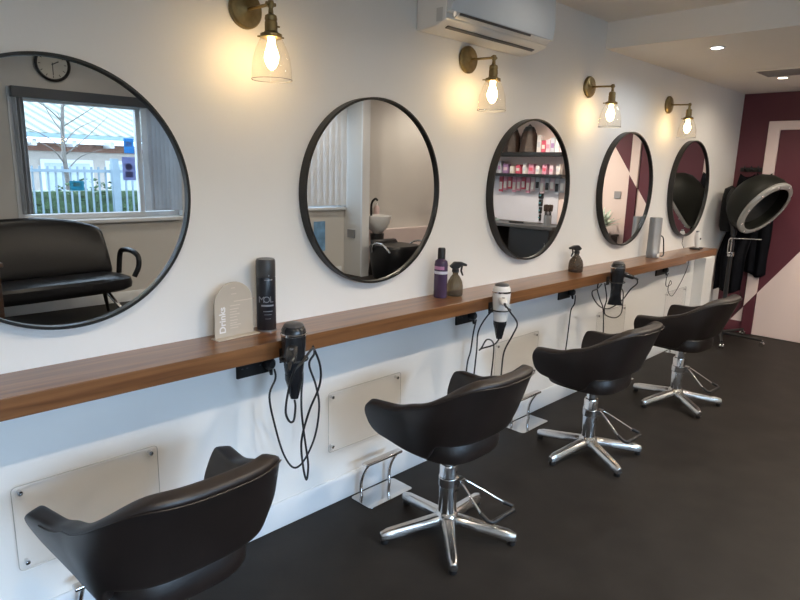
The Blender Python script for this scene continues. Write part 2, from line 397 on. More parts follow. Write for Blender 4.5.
# ------------------------------------------------------------------ downlights and ceiling vent
def downlight(x, y, z, label, col, strong=1.0):
    t = thing('ceiling_downlight', label, 'ceiling light', (x, y, z), 0, 'recessed ceiling downlights')
    b = B(); lathe(b, [(.034, -.0005), (.046, -.0005), (.046, -.004), (.036, -.006), (.034, -.0005)], 32, cap=False); obj('bezel', b, M_white, t)
    b = B(); lathe(b, [(0, -.0005), (.0335, -.0005), (.0335, -.0035), (0, -.0035)], 32); obj('lens', b, mat('lit_lens_%s' % ('cool' if col[2] > .9 else 'warm'), col, .4, emit=14, ecol=col), t)
    l = lamp('downlight_beam', 'SPOT', (0, 0, -.02), DOWN_E*strong, col, spot_size=math.radians(165), spot_blend=.62, shadow_soft_size=.04); l.parent = t
WARM, COOL = (1.0, .86, .69), (.86, .94, 1.0)
downlight(4.244, -.56, 2.305, 'cool-white ceiling downlight nearer the bulkhead edge on the lowered ceiling', COOL, .26)
downlight(5.764, -.55, 2.305, 'warm-white ceiling downlight beside the vent near the maroon wall', WARM, .26)
downlight(2.66, -.56, 2.467, 'warm downlight on the main ceiling in front of the air conditioner', WARM, .05)
for i, (x, y, z) in enumerate(((.3, -1.8, 2.467), (1.8, -1.8, 2.467), (3.2, -1.8, 2.467), (4.6, -1.8, 2.305), (5.9, -1.8, 2.305))):
    downlight(x, y, z, 'warm downlight over the middle of the salon floor, %s' % ('nearest the camera side', 'behind the second chair', 'just before the bulkhead', 'first past the bulkhead', 'closest to the end door')[i], WARM, (1, 1, 1, 1, 1.6)[i])
for i, (x, y) in enumerate(((2.2, -3.9), (5.0, -3.9), (7.3, -4.1))):  # unseen lamps added over the rear room, their bounce brightens the ceilings
    downlight(x, y, 2.78, 'added unseen warm downlight on the rear ceiling, %s' % ('in front of the sofa', 'in front of the closed blinds', 'over the wash area')[i], WARM, (.3, 1.2, 1.2)[i])
vt = thing('ceiling_vent', 'white slatted ceiling vent grille by the end downlight', 'vent', (5.46, -.72, 2.305))
b = B(); box(b, -.18, .18, -.26, .26, -.008, -.0005); obj('vent_frame', b, M_ceil, vt, bevel=.002)
for k in range(9):
    b = B(); box(b, -.145+k*.035, -.130+k*.035, -.235, .235, -.0125, -.0085); obj('slat', b, M_mgrey, vt)

# ------------------------------------------------------------------ styling chairs
def build_chair():
    t = thing('styling_chair', '', 'chair', (0, 0, 0), 0, 'brown leather styling chairs')
    # wrap-round shell
    N, K = 53, 8
    def sm(a, b_, x):
        x = min(1, max(0, (x-a)/(b_-a))); return x*x*(3-2*x)
    cols = []
    for i in range(N):
        s = math.sin((-1 + 2*i/(N-1))*PI/2*.96)/math.sin(PI/2*.96); a = abs(s); sg = 1 if s > 0 else -1
        arm = .36                                   # share of the path that is straight arm
        if a > 1-arm:
            f = (a-(1-arm))/arm; px, py, q, yoff = sg, 0.0, 0.0, .215*f
        else:
            th = a/(1-arm)*PI/2; e = 2/2.8
            px = sg*abs(math.sin(th))**e; py = -abs(math.cos(th))**e; q = max(0, math.cos(th)); f = 0; yoff = 0
        zt = .628 + .145*sm(.22, .80, 1-a) - .012*f
        zb = .422 + .078*sm(.26, .40, q) + .038*sm(.1, 1, f)
        e = min(1, (1-f)*arm/.075) if a > 1-arm else 1
        if e < 1:
            k = max(0, 1-(1-e)**2.3)**(1/2.3); zm = .535; zt = zm + (zt-zm)*max(k, .14); zb = zm + (zb-zm)*max(k, .14)
        col = []
        for j in range(K):
            z = zb + (zt-zb)*j/(K-1)
            u_ = min(1, max(0, (z-.40)/.20))**.8
            ax = .205 + .068*u_ + .036*f*u_ - .012*max(0, (z-.64)/.13)*q; by = .178 + .125*max(0, (z-.45)/.32)
            x = ax*px; y = by*py + yoff - .005
            col.append((x, y, z))
        cols.append(col)
    b = B(); vs = [[b.verts.new(p) for p in c] for c in cols]
    for i in range(N-1):
        for j in range(K-1): b.faces.new((vs[i][j], vs[i+1][j], vs[i+1][j+1], vs[i][j+1]))
    o = obj('back_shell', b, M_leather, t, solid=.050, sub=2, crease=.28)
    # thin raised seam following the outer top edge
    b = B(); tube(b, [Vector(c[K-1]) + Vector((c[K-1][0]*.002, 0, -.014)) for c in cols[9:-9]], .0022, 6); obj('piping', b, M_leather, t)
    # seat cushion
    b = B(); rings = []
    def outline(sc, z):
        pts = []
        for k in range(40):
            a = 2*PI*k/40; e = 2/3.2
            pts.append((.192*sc*math.copysign(abs(math.cos(a))**e, math.cos(a)), .026+.198*sc*math.copysign(abs(math.sin(a))**e, math.sin(a)), z))
        return pts
    for sc, z in ((.84, .403), (.96, .409), (1, .426), (1, .460), (.96, .484), (.85, .494)):
        rings.append([b.verts.new(p) for p in outline(sc, z)])
    for r0, r1 in zip(rings[:-1], rings[1:]):
        for k in range(40): b.faces.new((r0[k], r0[(k+1) % 40], r1[(k+1) % 40], r1[k]))
    b.faces.new(rings[0]); b.faces.new(rings[-1])
    obj('seat', b, M_leather, t)
    b = B(); box(b, -.10, .10, -.09, .11, .389, .403); obj('seat_plate', b, M_black, t, bevel=.003)
    # column
    b = B(); lathe(b, [(.0, .052), (.052, .052), (.055, .075), (.044, .098), (.038, .104), (.038, .312), (.035, .320), (.027, .322), (.027, .389), (0, .389)], 36); obj('column', b, M_chrome, t)
    b = B(); lathe(b, [(.0385, .222), (.042, .224), (.042, .262), (.0385, .264)], 36); box(b, .004, .042, -.060, -.030, .228, .262); obj('pump_collar', b, M_chrome, t, bevel=.002)
    for zz in (.292, .205):
        b = B(); lathe(b, [(0, 0), (.006, 0), (.006, .002), (0, .002)], 14, (0.01, -.0375, zz), (.2, -1, 0)); obj('column_port', b, M_black, t)
    # foot pump lever at the back
    b = B()
    tube(b, smooth_path([(.012, -.055, .250), (.014, -.075, .236), (.028, -.165, .136)], 5), .0055, 10)
    tube(b, smooth_path([(.036, -.052, .250), (.060, -.072, .236), (.182, -.170, .136)], 5), .0055, 10)
    obj('pump_lever', b, M_chrome, t)
    b = B(); tube(b, [(.026, -.155, .146), (.030, -.192, .124), (.044, -.206, .118), (.190, -.208, .118), (.204, -.192, .124), (.176, -.163, .142)], .0095, 10); obj('lever_pad', b, M_black, t)
    # five-star base
    for k in range(5):
        b = B(); n = 8; rs = []
        for i in range(n+1):
            f = i/n; x = .036 + f*.262; w = .029 - .006*f; zt = .093 - .036*f; zb = .058 - .040*f
            if i == n: w *= .6; zt -= .006
            rs.append([b.verts.new(p) for p in ((x, -w, zb), (x, w, zb), (x, w*.95, (zb+zt)/2+.004), (x, w*.55, zt), (x, -w*.55, zt), (x, -w*.95, (zb+zt)/2+.004))])
        for r0, r1 in zip(rs[:-1], rs[1:]):
            for m in range(6): b.faces.new((r0[m], r0[(m+1) % 6], r1[(m+1) % 6], r1[m]))
        b.faces.new(rs[0]); b.faces.new(rs[-1])
        lg = obj('base_leg', b, M_alu, t, bevel=.004, angle=50); lg.rotation_euler = (0, 0, 2*PI*k/5)
        b = B(); lathe(b, [(0, .0005), (.015, .0005), (.017, .006), (.014, .019), (0, .019)], 16, (.279, 0, 0)); obj('glide', b, M_black, lg)
    return t
def star(ch, deg):
    k = 0
    for c in ch.children:
        if c.name.startswith('base_leg'):
            c.rotation_euler = (0, 0, math.radians(deg + 72*k)); k += 1
chairs = []
c0 = build_chair()
spec = [((.672, -.505, 0), 1, 30, 'nearest brown leather styling chair, cut off by the bottom of the photo'),
        ((1.868, -.520, 0), 0, 10, 'brown leather styling chair under the basin mirror, whole chrome star base in view'),
        ((3.035, -.550, 0), -1, 25, 'third brown leather styling chair along the wall, just before the farthest one'),
        ((4.215, -.572, 0), -2, 15, 'farthest brown leather styling chair, nearest the maroon wall')]
for i, (loc, rz, st, lab) in enumerate(spec):
    c = c0 if i == 0 else dup(c0, loc, 0, lab)
    c.location = loc; c.rotation_euler = (0, 0, math.radians(rz)); c['label'] = lab
    chairs.append((c, st-rz))
for c, st in chairs: star(c, st)

# ------------------------------------------------------------------ footrests fixed at the foot of the wall
M_plate = mat('polished_plate', (.66, .66, .66), .09, metal=1, var=.02)
def build_footrest():
    t = thing('footrest', '', 'footrest', (0, 0, 0), 0, 'chrome footrests on the floor')
    b = B(); pts = []
    for cx, cy, a0 in ((.125, -.04, 0), (-.125, -.04, 90), (-.125, -.152, 180), (.125, -.152, 270)):
        for k in range(5):
            a = math.radians(a0 + 22.5*k); pts.append((cx+.015*math.cos(a), cy+.015*math.sin(a), .0005))
    prism(b, pts, (0, 0, .005)); obj('base_plate', b, M_plate, t, bevel=.001)
    for sx in (-1, 1):
        b = B(); tube(b, smooth_path([(sx*.092, -.050, .0056), (sx*.092, -.044, .05), (sx*.092, -.052, .10), (sx*.092, -.076, .15), (sx*.092, -.098, .183)], 5), .0085, 12); obj('upright', b, M_chrome, t)
    b = B(); box(b, -.122, .112, -.118, -.082, .182, .196); obj('foot_bar', b, M_chrome, t, bevel=.005, bseg=3)
    return t
f0 = build_footrest()
for i, (x, lab) in enumerate(((.645, 'chrome footrest mostly hidden below the nearest chair'),
                              (1.888, 'chrome footrest on the floor beside the second chair, fully in view'),
                              (3.115, 'chrome footrest between the second and third chairs'),
                              (4.335, 'chrome footrest between the third and farthest chairs'),
                              (5.53, 'farthest chrome footrest, behind the farthest chair'))):
    c = f0 if i == 0 else dup(f0, (x, -.005, 0), 0, lab)
    c.location = (x, -.005, 0); c['label'] = lab

# ------------------------------------------------------------------ clear kick panels on the wall
def build_panel():
    t = thing('kick_panel', '', 'wall panel', (0, 0, 0), 0, 'clear acrylic wall panels')
    def rr(w, h, r, y):
        p = []
        for cx, cz, a0 in ((w-r, h-r, 0), (-w+r, h-r, 90), (-w+r, -h+r, 180), (w-r, -h+r, 270)):
            for k in range(5):
                a = math.radians(a0+22.5*k); p.append((cx+r*math.cos(a), y, cz+r*math.sin(a)))
        return p
    b = B(); prism(b, rr(.226, .141, .014, -.020), (0, .005, 0)); obj('acrylic_sheet', b, M_acry, t)
    b = B(); tube(b, rr(.2265, .1415, .014, -.0175), .0011, 6, closed=True); obj('sheet_edge', b, M_acry_edge, t)
    for sx in (-1, 1):
        for sz in (-1, 1):
            b = B(); lathe(b, [(0, .0005), (.006, .0005), (.006, .020), (.0075, .0202), (.0075, .023), (0, .0245)], 16, (sx*.203, 0, sz*.118), (0, -1, 0)); obj('standoff_screw', b, M_chrome, t)
    return t
p0 = build_panel()
for i, (x, lab) in enumerate(((.628, 'clear acrylic kick panel on the wall behind the nearest chair'),
                              (1.853, 'clear acrylic kick panel on the wall behind the second chair'),
                              (3.09, 'clear acrylic kick panel on the wall below the white hairdryer'),
                              (4.31, 'clear acrylic kick panel on the wall below the fishtail-nozzle black hairdryer'),
                              (5.53, 'farthest clear acrylic kick panel, by the pipe boxing'))):
    c = p0 if i == 0 else dup(p0, (x, 0, .405), 0, lab)
    c.location = (x, 0, .405); c['label'] = lab

# ------------------------------------------------------------------ hairdryers in holders, sockets, leads
def holder(x, label):
    t = thing('dryer_holder', label, 'holder', (x, -.2255, .848), 0, 'hairdryer holders on the worktop edge')
    b = B(); box(b, -.02, .02, -.004, 0, -.028, .028); cyl(b, (0, -.004, 0), (0, -.012, 0), .008); obj('bracket_plate', b, M_black, t, bevel=.001)
    b = B(); tube(b, [(.049*math.cos(2*PI*k/36), -.062+.049*math.sin(2*PI*k/36), 0) for k in range(36)], .0035, 8, closed=True); obj('holder_ring', b, M_black, t)
def dryer(label, loc, mb, mn, hdir, flare, rzn=0.3, hl=.10, md=None):
    """body hangs nozzle-down through the ring; hdir is the direction of the grip"""
    t = thing('hair_dryer', label, 'hairdryer', loc, 0, 'hairdryers in the worktop holders')
    b = B(); lathe(b, [(0, .088), (.028, .088), (.036, .084), (.043, .072), (.0445, .05), (.044, .02), (.041, -.01), (.037, -.05), (.033, -.085), (.031, -.098), (0, -.098)], 36); obj('barrel', b, mb, t)
    b = B(); lathe(b, [(0, .0965), (.022, .0965), (.032, .093), (.037, .085), (.034, .0835), (0, .0885)], 32); obj('rear_grille', b, md or M_dgrey, t)
    b = B(); lathe(b, [(.0455, .050), (.0465, .052), (.0465, .058), (.0445, .060)], 36, cap=False); obj('trim_ring', b, M_chrome, t)
    # flat concentrator nozzle
    rs = []; b = B(); ca, sa = math.cos(rzn), math.sin(rzn)
    for z, a, c in ((-.094, .033, .033), (-.112, .033, .032), (-.135, .034 if flare else .026, .024), (-.165, .041 if flare else .020, .013), (-.188, .046 if flare else .014, .009)):
        rs.append([])
        for k in range(28):
            u, v = a*math.cos(2*PI*k/28), c*math.sin(2*PI*k/28); rs[-1].append(b.verts.new((u*ca - v*sa, u*sa + v*ca, z)))
    for r0, r1 in zip(rs[:-1], rs[1:]):
        for k in range(28): b.faces.new((r0[k], r0[(k+1) % 28], r1[(k+1) % 28], r1[k]))
    b.faces.new(rs[0]); b.faces.new(rs[-1]); obj('nozzle', b, mn, t)
    h = Vector(hdir).normalized(); o = Vector((0, 0, .028)) + h*.036
    b = B(); lathe(b, [(0, 0), (.021, .0), (.020, .03), (.019, hl*.7), (.017, hl), (.010, hl+.008), (0, hl+.009)], 24, o, h, sx=1, sy=.8); g = obj('grip', b, md or mb, t)
    b = B(); lathe(b, [(.007, hl+.006), (.006, hl+.03), (.0045, hl+.045), (0, hl+.046)], 12, o, h); obj('cord_sleeve', b, M_black, g)
    b = B(); cc = o + h*(hl*.45); lathe(b, [(0, .0), (.007, 0), (.007, .019), (0, .02)], 12, cc, V(0, 0, 1)); obj('switch', b, M_mgrey, g)
    return t
M_dry1 = mat('gloss_black_plastic', (.016, .017, .020), .22, var=.1)
M_dryw = mat('gloss_white_dryer', (.80, .79, .78), .2, var=.01)
holder(1.252, 'black ring holder gripping the nearest black hairdryer on the worktop edge')
holder(2.505, 'black ring holder gripping the white hairdryer on the worktop edge')
holder(3.765, 'black ring holder gripping the fishtail-nozzle hairdryer on the worktop edge')
dA = dryer('nearest black hairdryer hanging nozzle-down from the worktop edge', (1.252, -.2875, .885), M_dry1, M_dry1, (-.62, -.68, -.40), False, -.7, .075)
dB = dryer('white hairdryer with black nozzle hanging from the worktop edge', (2.505, -.2875, .885), M_dryw, M_dry1, (-.70, -.70, -.15), False, -.9, .06)
dC = dryer('black hairdryer with flared fishtail nozzle hanging from the worktop edge', (3.765, -.2875, .885), M_dry1, M_dry1, (.80, -.45, -.30), True, -1.1, .085)
def lead(label, path, r=.0042, owner=None):
    b = B(); off = Vector(owner.location) if owner else V(0, 0, 0)
    tube(b, smooth_path([Vector(p) - off for p in path], 6), r, 8); o = obj('power_cord', b, M_black, owner)
    if owner is None: tag(o, label, 'cord')
    return o
lead('black cord looping below the nearest black hairdryer from its socket', [(1.318, -.062, .738), (1.319, -.068, .70), (1.275, -.09, .64), (1.296, -.10, .5), (1.332, -.10, .381), (1.365, -.12, .322), (1.395, -.15, .356), (1.427, -.18, .461), (1.433, -.2, .59), (1.39, -.235, .70), (1.34, -.26, .80), (1.318, -.32, .86), (1.27, -.372, .90), (1.20, -.405, .872), (1.166, -.405, .845),  (1.18, -.35, .75), (1.205, -.30, .66), (1.228, -.29, .615), (1.25, -.285, .612), (1.258, -.285, .66), (1.253, -.2875, .69)], owner=dA)
lead('black cord hanging in a long narrow loop right of the nearest black hairdryer', [(1.293, -.345, .90), (1.325, -.345, .82), (1.334, -.33, .739), (1.322, -.28, .622), (1.302, -.26, .506), (1.315, -.25, .399), (1.331, -.25, .332), (1.340, -.25, .393), (1.325, -.25, .501), (1.312, -.25, .607), (1.318, -.24, .683), (1.328, -.235, .76), (1.315, -.234, .84)], owner=dA)
lead('black cord hanging behind the left side of the white hairdryer', [(2.592, -0.2, 0.826), (2.588, -0.15, 0.78), (2.581, -0.1, 0.686), (2.573, -0.1, 0.576), (2.556, -0.1, 0.4)], owner=dB)
lead('black cord curling from the white hairdryer nozzle tip', [(2.515, -0.285, 0.7), (2.52, -0.25, 0.655), (2.5, -0.19, 0.625), (2.53, -0.15, 0.6), (2.562, -0.14, 0.605), (2.603, -0.14, 0.642), (2.67, -0.13, 0.618), (2.702, -0.12, 0.556), (2.687, -0.12, 0.38)], owner=dB)
lead('black cord hanging straight from the white hairdryer grip', [(2.41, -0.388, 0.892), (2.41, -0.41, 0.87), (2.49, -0.4, 0.8), (2.547, -0.34, 0.72), (2.554, -0.29, 0.62), (2.57, -0.27, 0.5), (2.58, -0.26, 0.36)], owner=dB)
lead('black cord looped wide under the fishtail-nozzle hairdryer', [(3.897, -0.355, 0.87), (3.93, -0.35, 0.83), (3.995, -0.28, 0.77), (3.945, -0.25, 0.695), (3.792, -0.24, 0.661), (3.661, -0.24, 0.693), (3.565, -0.24, 0.759), (3.54, -0.24, 0.805), (3.605, -0.24, 0.815), (3.665, -0.236, 0.838)], owner=dC)
lead('black cord in a second loop hanging lower left of the fishtail-nozzle hairdryer', [(3.71, -0.234, 0.838), (3.765, -0.23, 0.73), (3.765, -0.22, 0.664), (3.833, -0.2, 0.605), (3.973, -0.2, 0.563), (4.065, -0.2, 0.579), (4.075, -0.2, 0.653), (3.985, -0.235, 0.75), (3.885, -0.25, 0.8)], owner=dC)
lead('black cord dropping straight to the floor from the fishtail-nozzle hairdryer', [(3.735, -0.18, 0.838), (3.765, -0.16, 0.78), (3.835, -0.15, 0.7), (3.895, -0.15, 0.62), (3.931, -0.15, 0.44), (3.935, -0.15, 0.3)], owner=dC)
def socket(x, w, label, plugs, wide=True):
    t = thing('wall_socket', label, 'socket', (x, 0, .7565), 0, 'black wall sockets')
    b = B(); box(b, -w/2, w/2, -.012, -.0005, -.045, .045); obj('faceplate', b, M_black, t, bevel=.002)
    for sx in ((-.04, .04) if wide else (0,)):
        for (hx, hz) in ((0, .012), (-.011, -.008), (.011, -.008)):
            b = B(); box(b, sx+hx-.004, sx+hx+.004, -.0128, -.0118, hz-.002, hz+.002); obj('pin_hole', b, M_dgrey, t)
    for sx in (-.012, .014):
        b = B(); box(b, sx-.006, sx+.006, -.016, -.012, .022, .036); obj('rocker_switch', b, M_white, t, bevel=.001)
    q = None
    for px in plugs:
        q = tag(obj('plug', *plugmesh(x+px, .7565-.004)), label.replace('double wall socket', 'plug pushed into the double socket'), 'plug', 'black mains plugs')
    return q
def plugmesh(x, z):
    b = B(); lathe(b, [(0, .013), (.024, .013), (.026, .018), (.024, .040), (.015, .050), (0, .050)], 20, (x, 0, z), (0, -1, 0), sx=.9, sy=1.0)
    cyl(b, (x, -.034, z-.018), (x, -.040, z-.045), .009, .006, 12)
    return b, M_black
socket(1.257, .146, 'black double wall socket below the worktop by the nearest black hairdryer', (.062,))
qq = socket(2.575, .146, 'black double wall socket below the worktop left of the white hairdryer', (.04,))
lead('black cord dropping from the left of the white hairdryer socket', [(2.615, -.055, .735), (2.588, -.06, .66), (2.585, -.05, .56), (2.586, -.03, .478), (2.578, -.03, .30)], owner=qq)
qq = socket(3.615, .146, 'black double wall socket below the worktop left of the fishtail-nozzle hairdryer', (.055,))
lead('black cord dropping from the third socket behind the third chair', [(3.672, -.055, .735), (3.672, -.055, .68), (3.678, -.03, .63), (3.668, -.03, .529), (3.65, -.03, .36)], owner=qq)
qq = socket(5.165, .20, 'farthest black double wall socket below the worktop, above the farthest chair', (.04,))
lead('thin tangled cord rising from the farthest socket to the worktop', [(5.205, -.055, .73), (5.187, -.05, .686), (5.227, -.04, .614), (5.331, -.04, .619), (5.29, -.045, .655), (5.30, -.03, .57), (5.407, -.03, .505), (5.55, -.03, .59), (5.68, -.03, .72), (5.71, -.03, .843)], .003, owner=qq)

# ------------------------------------------------------------------ things on the worktop
ZT = .9035
# drinks sign: an arched beige plate on a foot
sg = thing('drinks_sign', 'beige arch-shaped drinks menu sign standing on the worktop', 'sign', (1.146, -.068, ZT), math.radians(3))
M_sign = mat('beige_acrylic', (.52, .46, .385), .35, var=.03)
b = B(); pts = [(-.082, .004, 0.004), (.082, .004, .004)]
pts += [(.082*math.cos(a), .004, .118+.086*math.sin(a)) for a in [k*PI/20 for k in range(21)]]
prism(b, pts, (0, -.006, 0)); obj('plate', b, M_sign, sg, bevel=.0015)
b = B(); box(b, -.088, .092, -.030, .018, 0, .0045); obj('foot', b, M_sign, sg, bevel=.0015)
text('lettering', 'Drinks', .036, M_text, sg, (-.050, -.0028, .068), (PI/2, -PI/2, 0), bold=True)
b = B()
for z, w in ((.182, .018), (.160, .022), (.132, .09), (.117, .045), (.104, .038), (.094, .03), (.084, .042), (.074, .03), (.062, .034), (.052, .03), (.044, .046), (.034, .034)):
    x0 = -.002 if w > .08 else (-.012 if z > .15 else -.020)
    box(b, x0, x0+w, -.0028, -.0020, z-.0016, z+.0016)
obj('menu_lines', b, mat('pale_print', (.66, .58, .50), .5), sg)
# tall black aerosol can
cn = thing('hairspray_can', 'tall black hairspray can standing beside the beige drinks sign', 'can', (1.288, -.062, ZT))
b = B(); lathe(b, [(0, 0), (.034, 0), (.0365, .004), (.0365, .205), (.0355, .208), (0, .208)], 40); obj('can_body', b, mat('navy_black_print', (.012, .014, .022), .28, var=.1), cn)
b = B(); lathe(b, [(0, .2085), (.036, .2085), (.0365, .212), (.0365, .268), (.033, .276), (0, .277)], 40); obj('cap', b, mat('charcoal_cap', (.045, .045, .047), .35), cn)
b = B(); lathe(b, [(.0362, .0), (.0376, .0), (.0376, .006), (.0362, .006)], 40, cap=False); obj('base_rim', b, M_mgrey, cn)
def curved_bar(b, r, a0, a1, z0, z1):
    n = 8; pr = None
    for i in range(n+1):
        a = a0 + (a1-a0)*i/n; p = [b.verts.new((r*math.cos(a), r*math.sin(a), z)) for z in (z0, z1)]
        if pr: b.faces.new((pr[0], p[0], p[1], pr[1]))
        pr = p
FA = math.radians(-125)
for a0, a1, z0, z1 in ((-.15, .75, .198, .2015), (-.5, .85, .0985, .105), (-.3, .7, .078, .081), (-.2, .6, .066, .068), (-.1, .5, .05, .052), (.28, .40, .213, .219)):
    b = B(); curved_bar(b, .0368, FA+a0, FA+a1, z0, z1); obj('label_print', b, M_dim, cn)
for k, chh in enumerate('MOL'):
    a = FA - .45 + k*.52
    text('lettering', chh, .034, M_dim, cn, (.0369*math.cos(a), .0369*math.sin(a), .124), (PI/2, 0, a+PI/2), depth=.0003)
# purple bottle
pb = thing('shampoo_bottle', 'purple bottle with black cap between the second and third mirrors', 'bottle', (2.288, -.072, ZT))
b = B(); lathe(b, [(0, 0), (.033, 0), (.036, .005), (.036, .165), (.033, .182), (.018, .194), (0, .194)], 32, sx=1, sy=.8); obj('bottle_body', b, mat('purple_plastic', (.075, .048, .105), .25, var=.15), pb)
b = B(); lathe(b, [(0, .1945), (.019, .1945), (.019, .240), (.016, .247), (0, .247)], 28); obj('cap', b, M_black, pb)
b = B(); lathe(b, [(.0365, .120), (.0365, .134)], 32, sx=1, sy=.82, cap=False); obj('pale_band', b, mat('lilac_print', (.62, .62, .74), .4), pb)
b = B(); lathe(b, [(.0364, .142), (.0364, .158)], 32, sx=.98, sy=.82, cap=False); obj('label', b, mat('pink_print', (.50, .22, .42), .4), pb)
# trigger spray bottles
def spray(label, loc, rz, tint, k=1.0):
    t = thing('spray_bottle', label, 'spray bottle', loc, rz, 'trigger spray bottles')
    b = B(); lathe(b, [(0, 0), (.042*k, 0), (.046*k, .006), (.046*k, .05), (.041*k, .072), (.028*k, .094), (.016*k, .108), (.015, .118), (0, .118)], 32); obj('bottle_body', b, tint, t)
    b = B(); lathe(b, [(0, .1185), (.018, .1185), (.018, .132), (.014, .136), (0, .136)], 24); obj('collar', b, M_black, t)
    b = B(); prism(b, [(-.020, -.010, .136), (.016, -.010, .136), (.030, -.010, .150), (.062, -.010, .146), (.062, -.010, .158), (.030, -.010, .170), (-.008, -.010, .172), (-.034, -.010, .150)], (0, .020, 0)); obj('spray_head', b, M_black, t, bevel=.004)
    b = B(); prism(b, [(.032, -.005, .151), (.041, -.005, .148), (.036, -.005, .125), (.046, -.005, .100), (.040, -.005, .098), (.028, -.005, .122)], (0, .010, 0)); obj('trigger', b, M_black, t, bevel=.002)
M_spray = clear_mat('smoky_spray_plastic', (.40, .35, .26), .06, .08, 1.4)
spray('smoky trigger spray bottle right beside the purple bottle', (2.385, -.085, ZT), math.radians(-20), M_spray, .88)
spray('dark trigger spray bottle standing alone between the third and fourth mirrors', (3.60, -.080, ZT), math.radians(160), clear_mat('dark_spray_plastic', (.25, .20, .15), .04, .08, 1.4))
# tall grey straight can
gc = thing('grey_canister', 'tall silver-grey canister on the worktop between the two farthest mirrors', 'canister', (4.742, -.095, ZT))
b = B(); lathe(b, [(0, 0), (.046, 0), (.048, .004), (.048, .044), (.0465, .046), (.0465, .30), (.044, .306), (0, .306)], 36); obj('canister_body', b, mat('silver_grey_coat', (.27, .28, .30), .35, metal=.5, var=.05), gc)
b = B(); box(b, -.028, .012, -.0500, -.0455, .010, .036); obj('label', b, M_text, gc)
b = B(); tube(b, smooth_path([(.036, -.034, .17), (.052, -.048, .15), (.060, -.055, .08), (.063, -.057, .02), (.048, -.044, .010)], 5), .0045, 8); obj('strap', b, M_black, gc)
# clipper on charging stand
cl = thing('hair_clipper', 'white cordless clipper standing in its charging dock at the far end', 'clipper', (5.66, -.095, ZT+.013))
b = B(); tube(b, smooth_path([(.01, 0, 0), (.004, 0, .05), (-.008, 0, .10), (-.014, 0, .13)], 5), .018, 16, rfun=lambda f: .017+.007*math.sin(f*PI)); obj('clipper_body', b, M_white, cl)
b = B(); box(b, -.034, .002, -.007, .007, .132, .146); obj('blade', b, M_mgrey, cl, bevel=.001)
b = B(); box(b, -.010, .004, -.029, -.018, .07, .085); obj('switch', b, M_black, cl)
dk = thing('charging_dock', 'black charging dock under the white clipper', 'dock', (5.66, -.095, ZT))
b = B(); box(b, -.06, .05, -.04, .04, 0, .0125); obj('dock_base', b, M_black, dk, bevel=.005)
b = B(); tube(b, smooth_path([(-.055, .02, .009), (-.09, .02, .010), (-.10, -.02, .008), (-.075, -.055, .006)], 5), .006, 8); obj('dock_cord', b, M_black, dk)
b = B(); tube(b, [(5.545, -.03, .912), (5.545, -.012, .95), (5.55, -.012, 1.012)], .003, 6); tag(obj('power_cord', b, M_dgrey), 'thin grey cord below the farthest round mirror', 'cord')

# ------------------------------------------------------------------ hood dryer on a stand at the far end
HP = V(6.26, -.20, 0)
hd = thing('hood_dryer', 'black salon hood dryer on a wheeled stand in the far corner', 'hood dryer', HP)
n_ = V(-.25, -.79, -.54).normalized(); hc = V(6.28, -.418, 1.258) - HP
b = B(); lathe(b, [(.262, .0), (.272, -.02), (.275, -.07), (.262, -.14), (.225, -.205), (.165, -.250), (.085, -.272), (0, -.278), ], 48, hc, n_, cap=False); obj('hood', b, mat('olive_black_plastic', (.010, .0108, .008), .55, var=.1, spec=.25), hd, solid=.012)
b = B(); lathe(b, [(.272, -.006), (.275, .010), (.266, .024), (.232, .032), (.222, .027), (.224, .022), (.234, .025), (.256, .018), (.262, .004), (.262, -.006)], 48, hc, n_, cap=False); obj('visor_ring', b, M_visor, hd)
u_, v_, d_ = frame_from(n_)
for k in range(10):
    a = 2*PI*k/10; b = B(); lathe(b, [(0, 0), (.012, 0), (.010, .005), (0, .006)], 12, hc + (u_*math.cos(a)+v_*math.sin(a))*.249 + n_*.0285, n_); obj('visor_clip', b, M_chrome, hd)
b = B(); lathe(b, [(0, -.25), (.10, -.235), (.17, -.19), (.20, -.12), (.205, -.06)], 40, hc, n_, cap=False); obj('inner_bowl', b, M_black, hd)
b = B(); lathe(b, [(0, 0), (.05, .005), (.068, .05), (.07, .30), (.055, .40), (0, .43)], 24, (.06, .085, 1.02)); obj('motor_housing', b, mat('dull_black', (.006, .006, .007), .6, spec=.2), hd)
b = B(); tube(b, smooth_path([(0, 0, 1.02), (0, .02, 1.10), (.01, .06, 1.20), (.0, .075, 1.34), V(.02, .05, 1.42)], 5), .022, 14); obj('swing_arm', b, M_black, hd)
b = B(); lathe(b, [(0, .06), (.019, .06), (.019, 1.0), (.026, 1.002), (.026, 1.05), (0, 1.055)], 24); obj('pole', b, M_black, hd)
b = B(); lathe(b, [(.0195, .80), (.028, .803), (.028, .845), (.0195, .848)], 24); cyl(b, (-.02, 0, .825), (-.06, -.01, .825), .008); lathe(b, [(0, 0), (.014, 0), (.014, .02), (0, .022)], 12, (-.055, -.01, .825), (-1, 0, 0)); obj('height_clamp', b, M_chrome, hd)
b = B(); tube(b, smooth_path([(-.025, .02, .83), (-.03, .02, .93), (-.035, .01, .968), (-.04, -.03, .975), (-.04, -.25, .985)], 5), .006, 10); tube(b, [(-.025, -.005, .83), (-.035, -.005, .965)], .006, 10); obj('hand_rail', b, M_chrome, hd)
b = B(); lathe(b, [(0, .052), (.045, .055), (.045, .085), (.022, .10), (0, .10)], 24); obj('hub', b, M_black, hd)
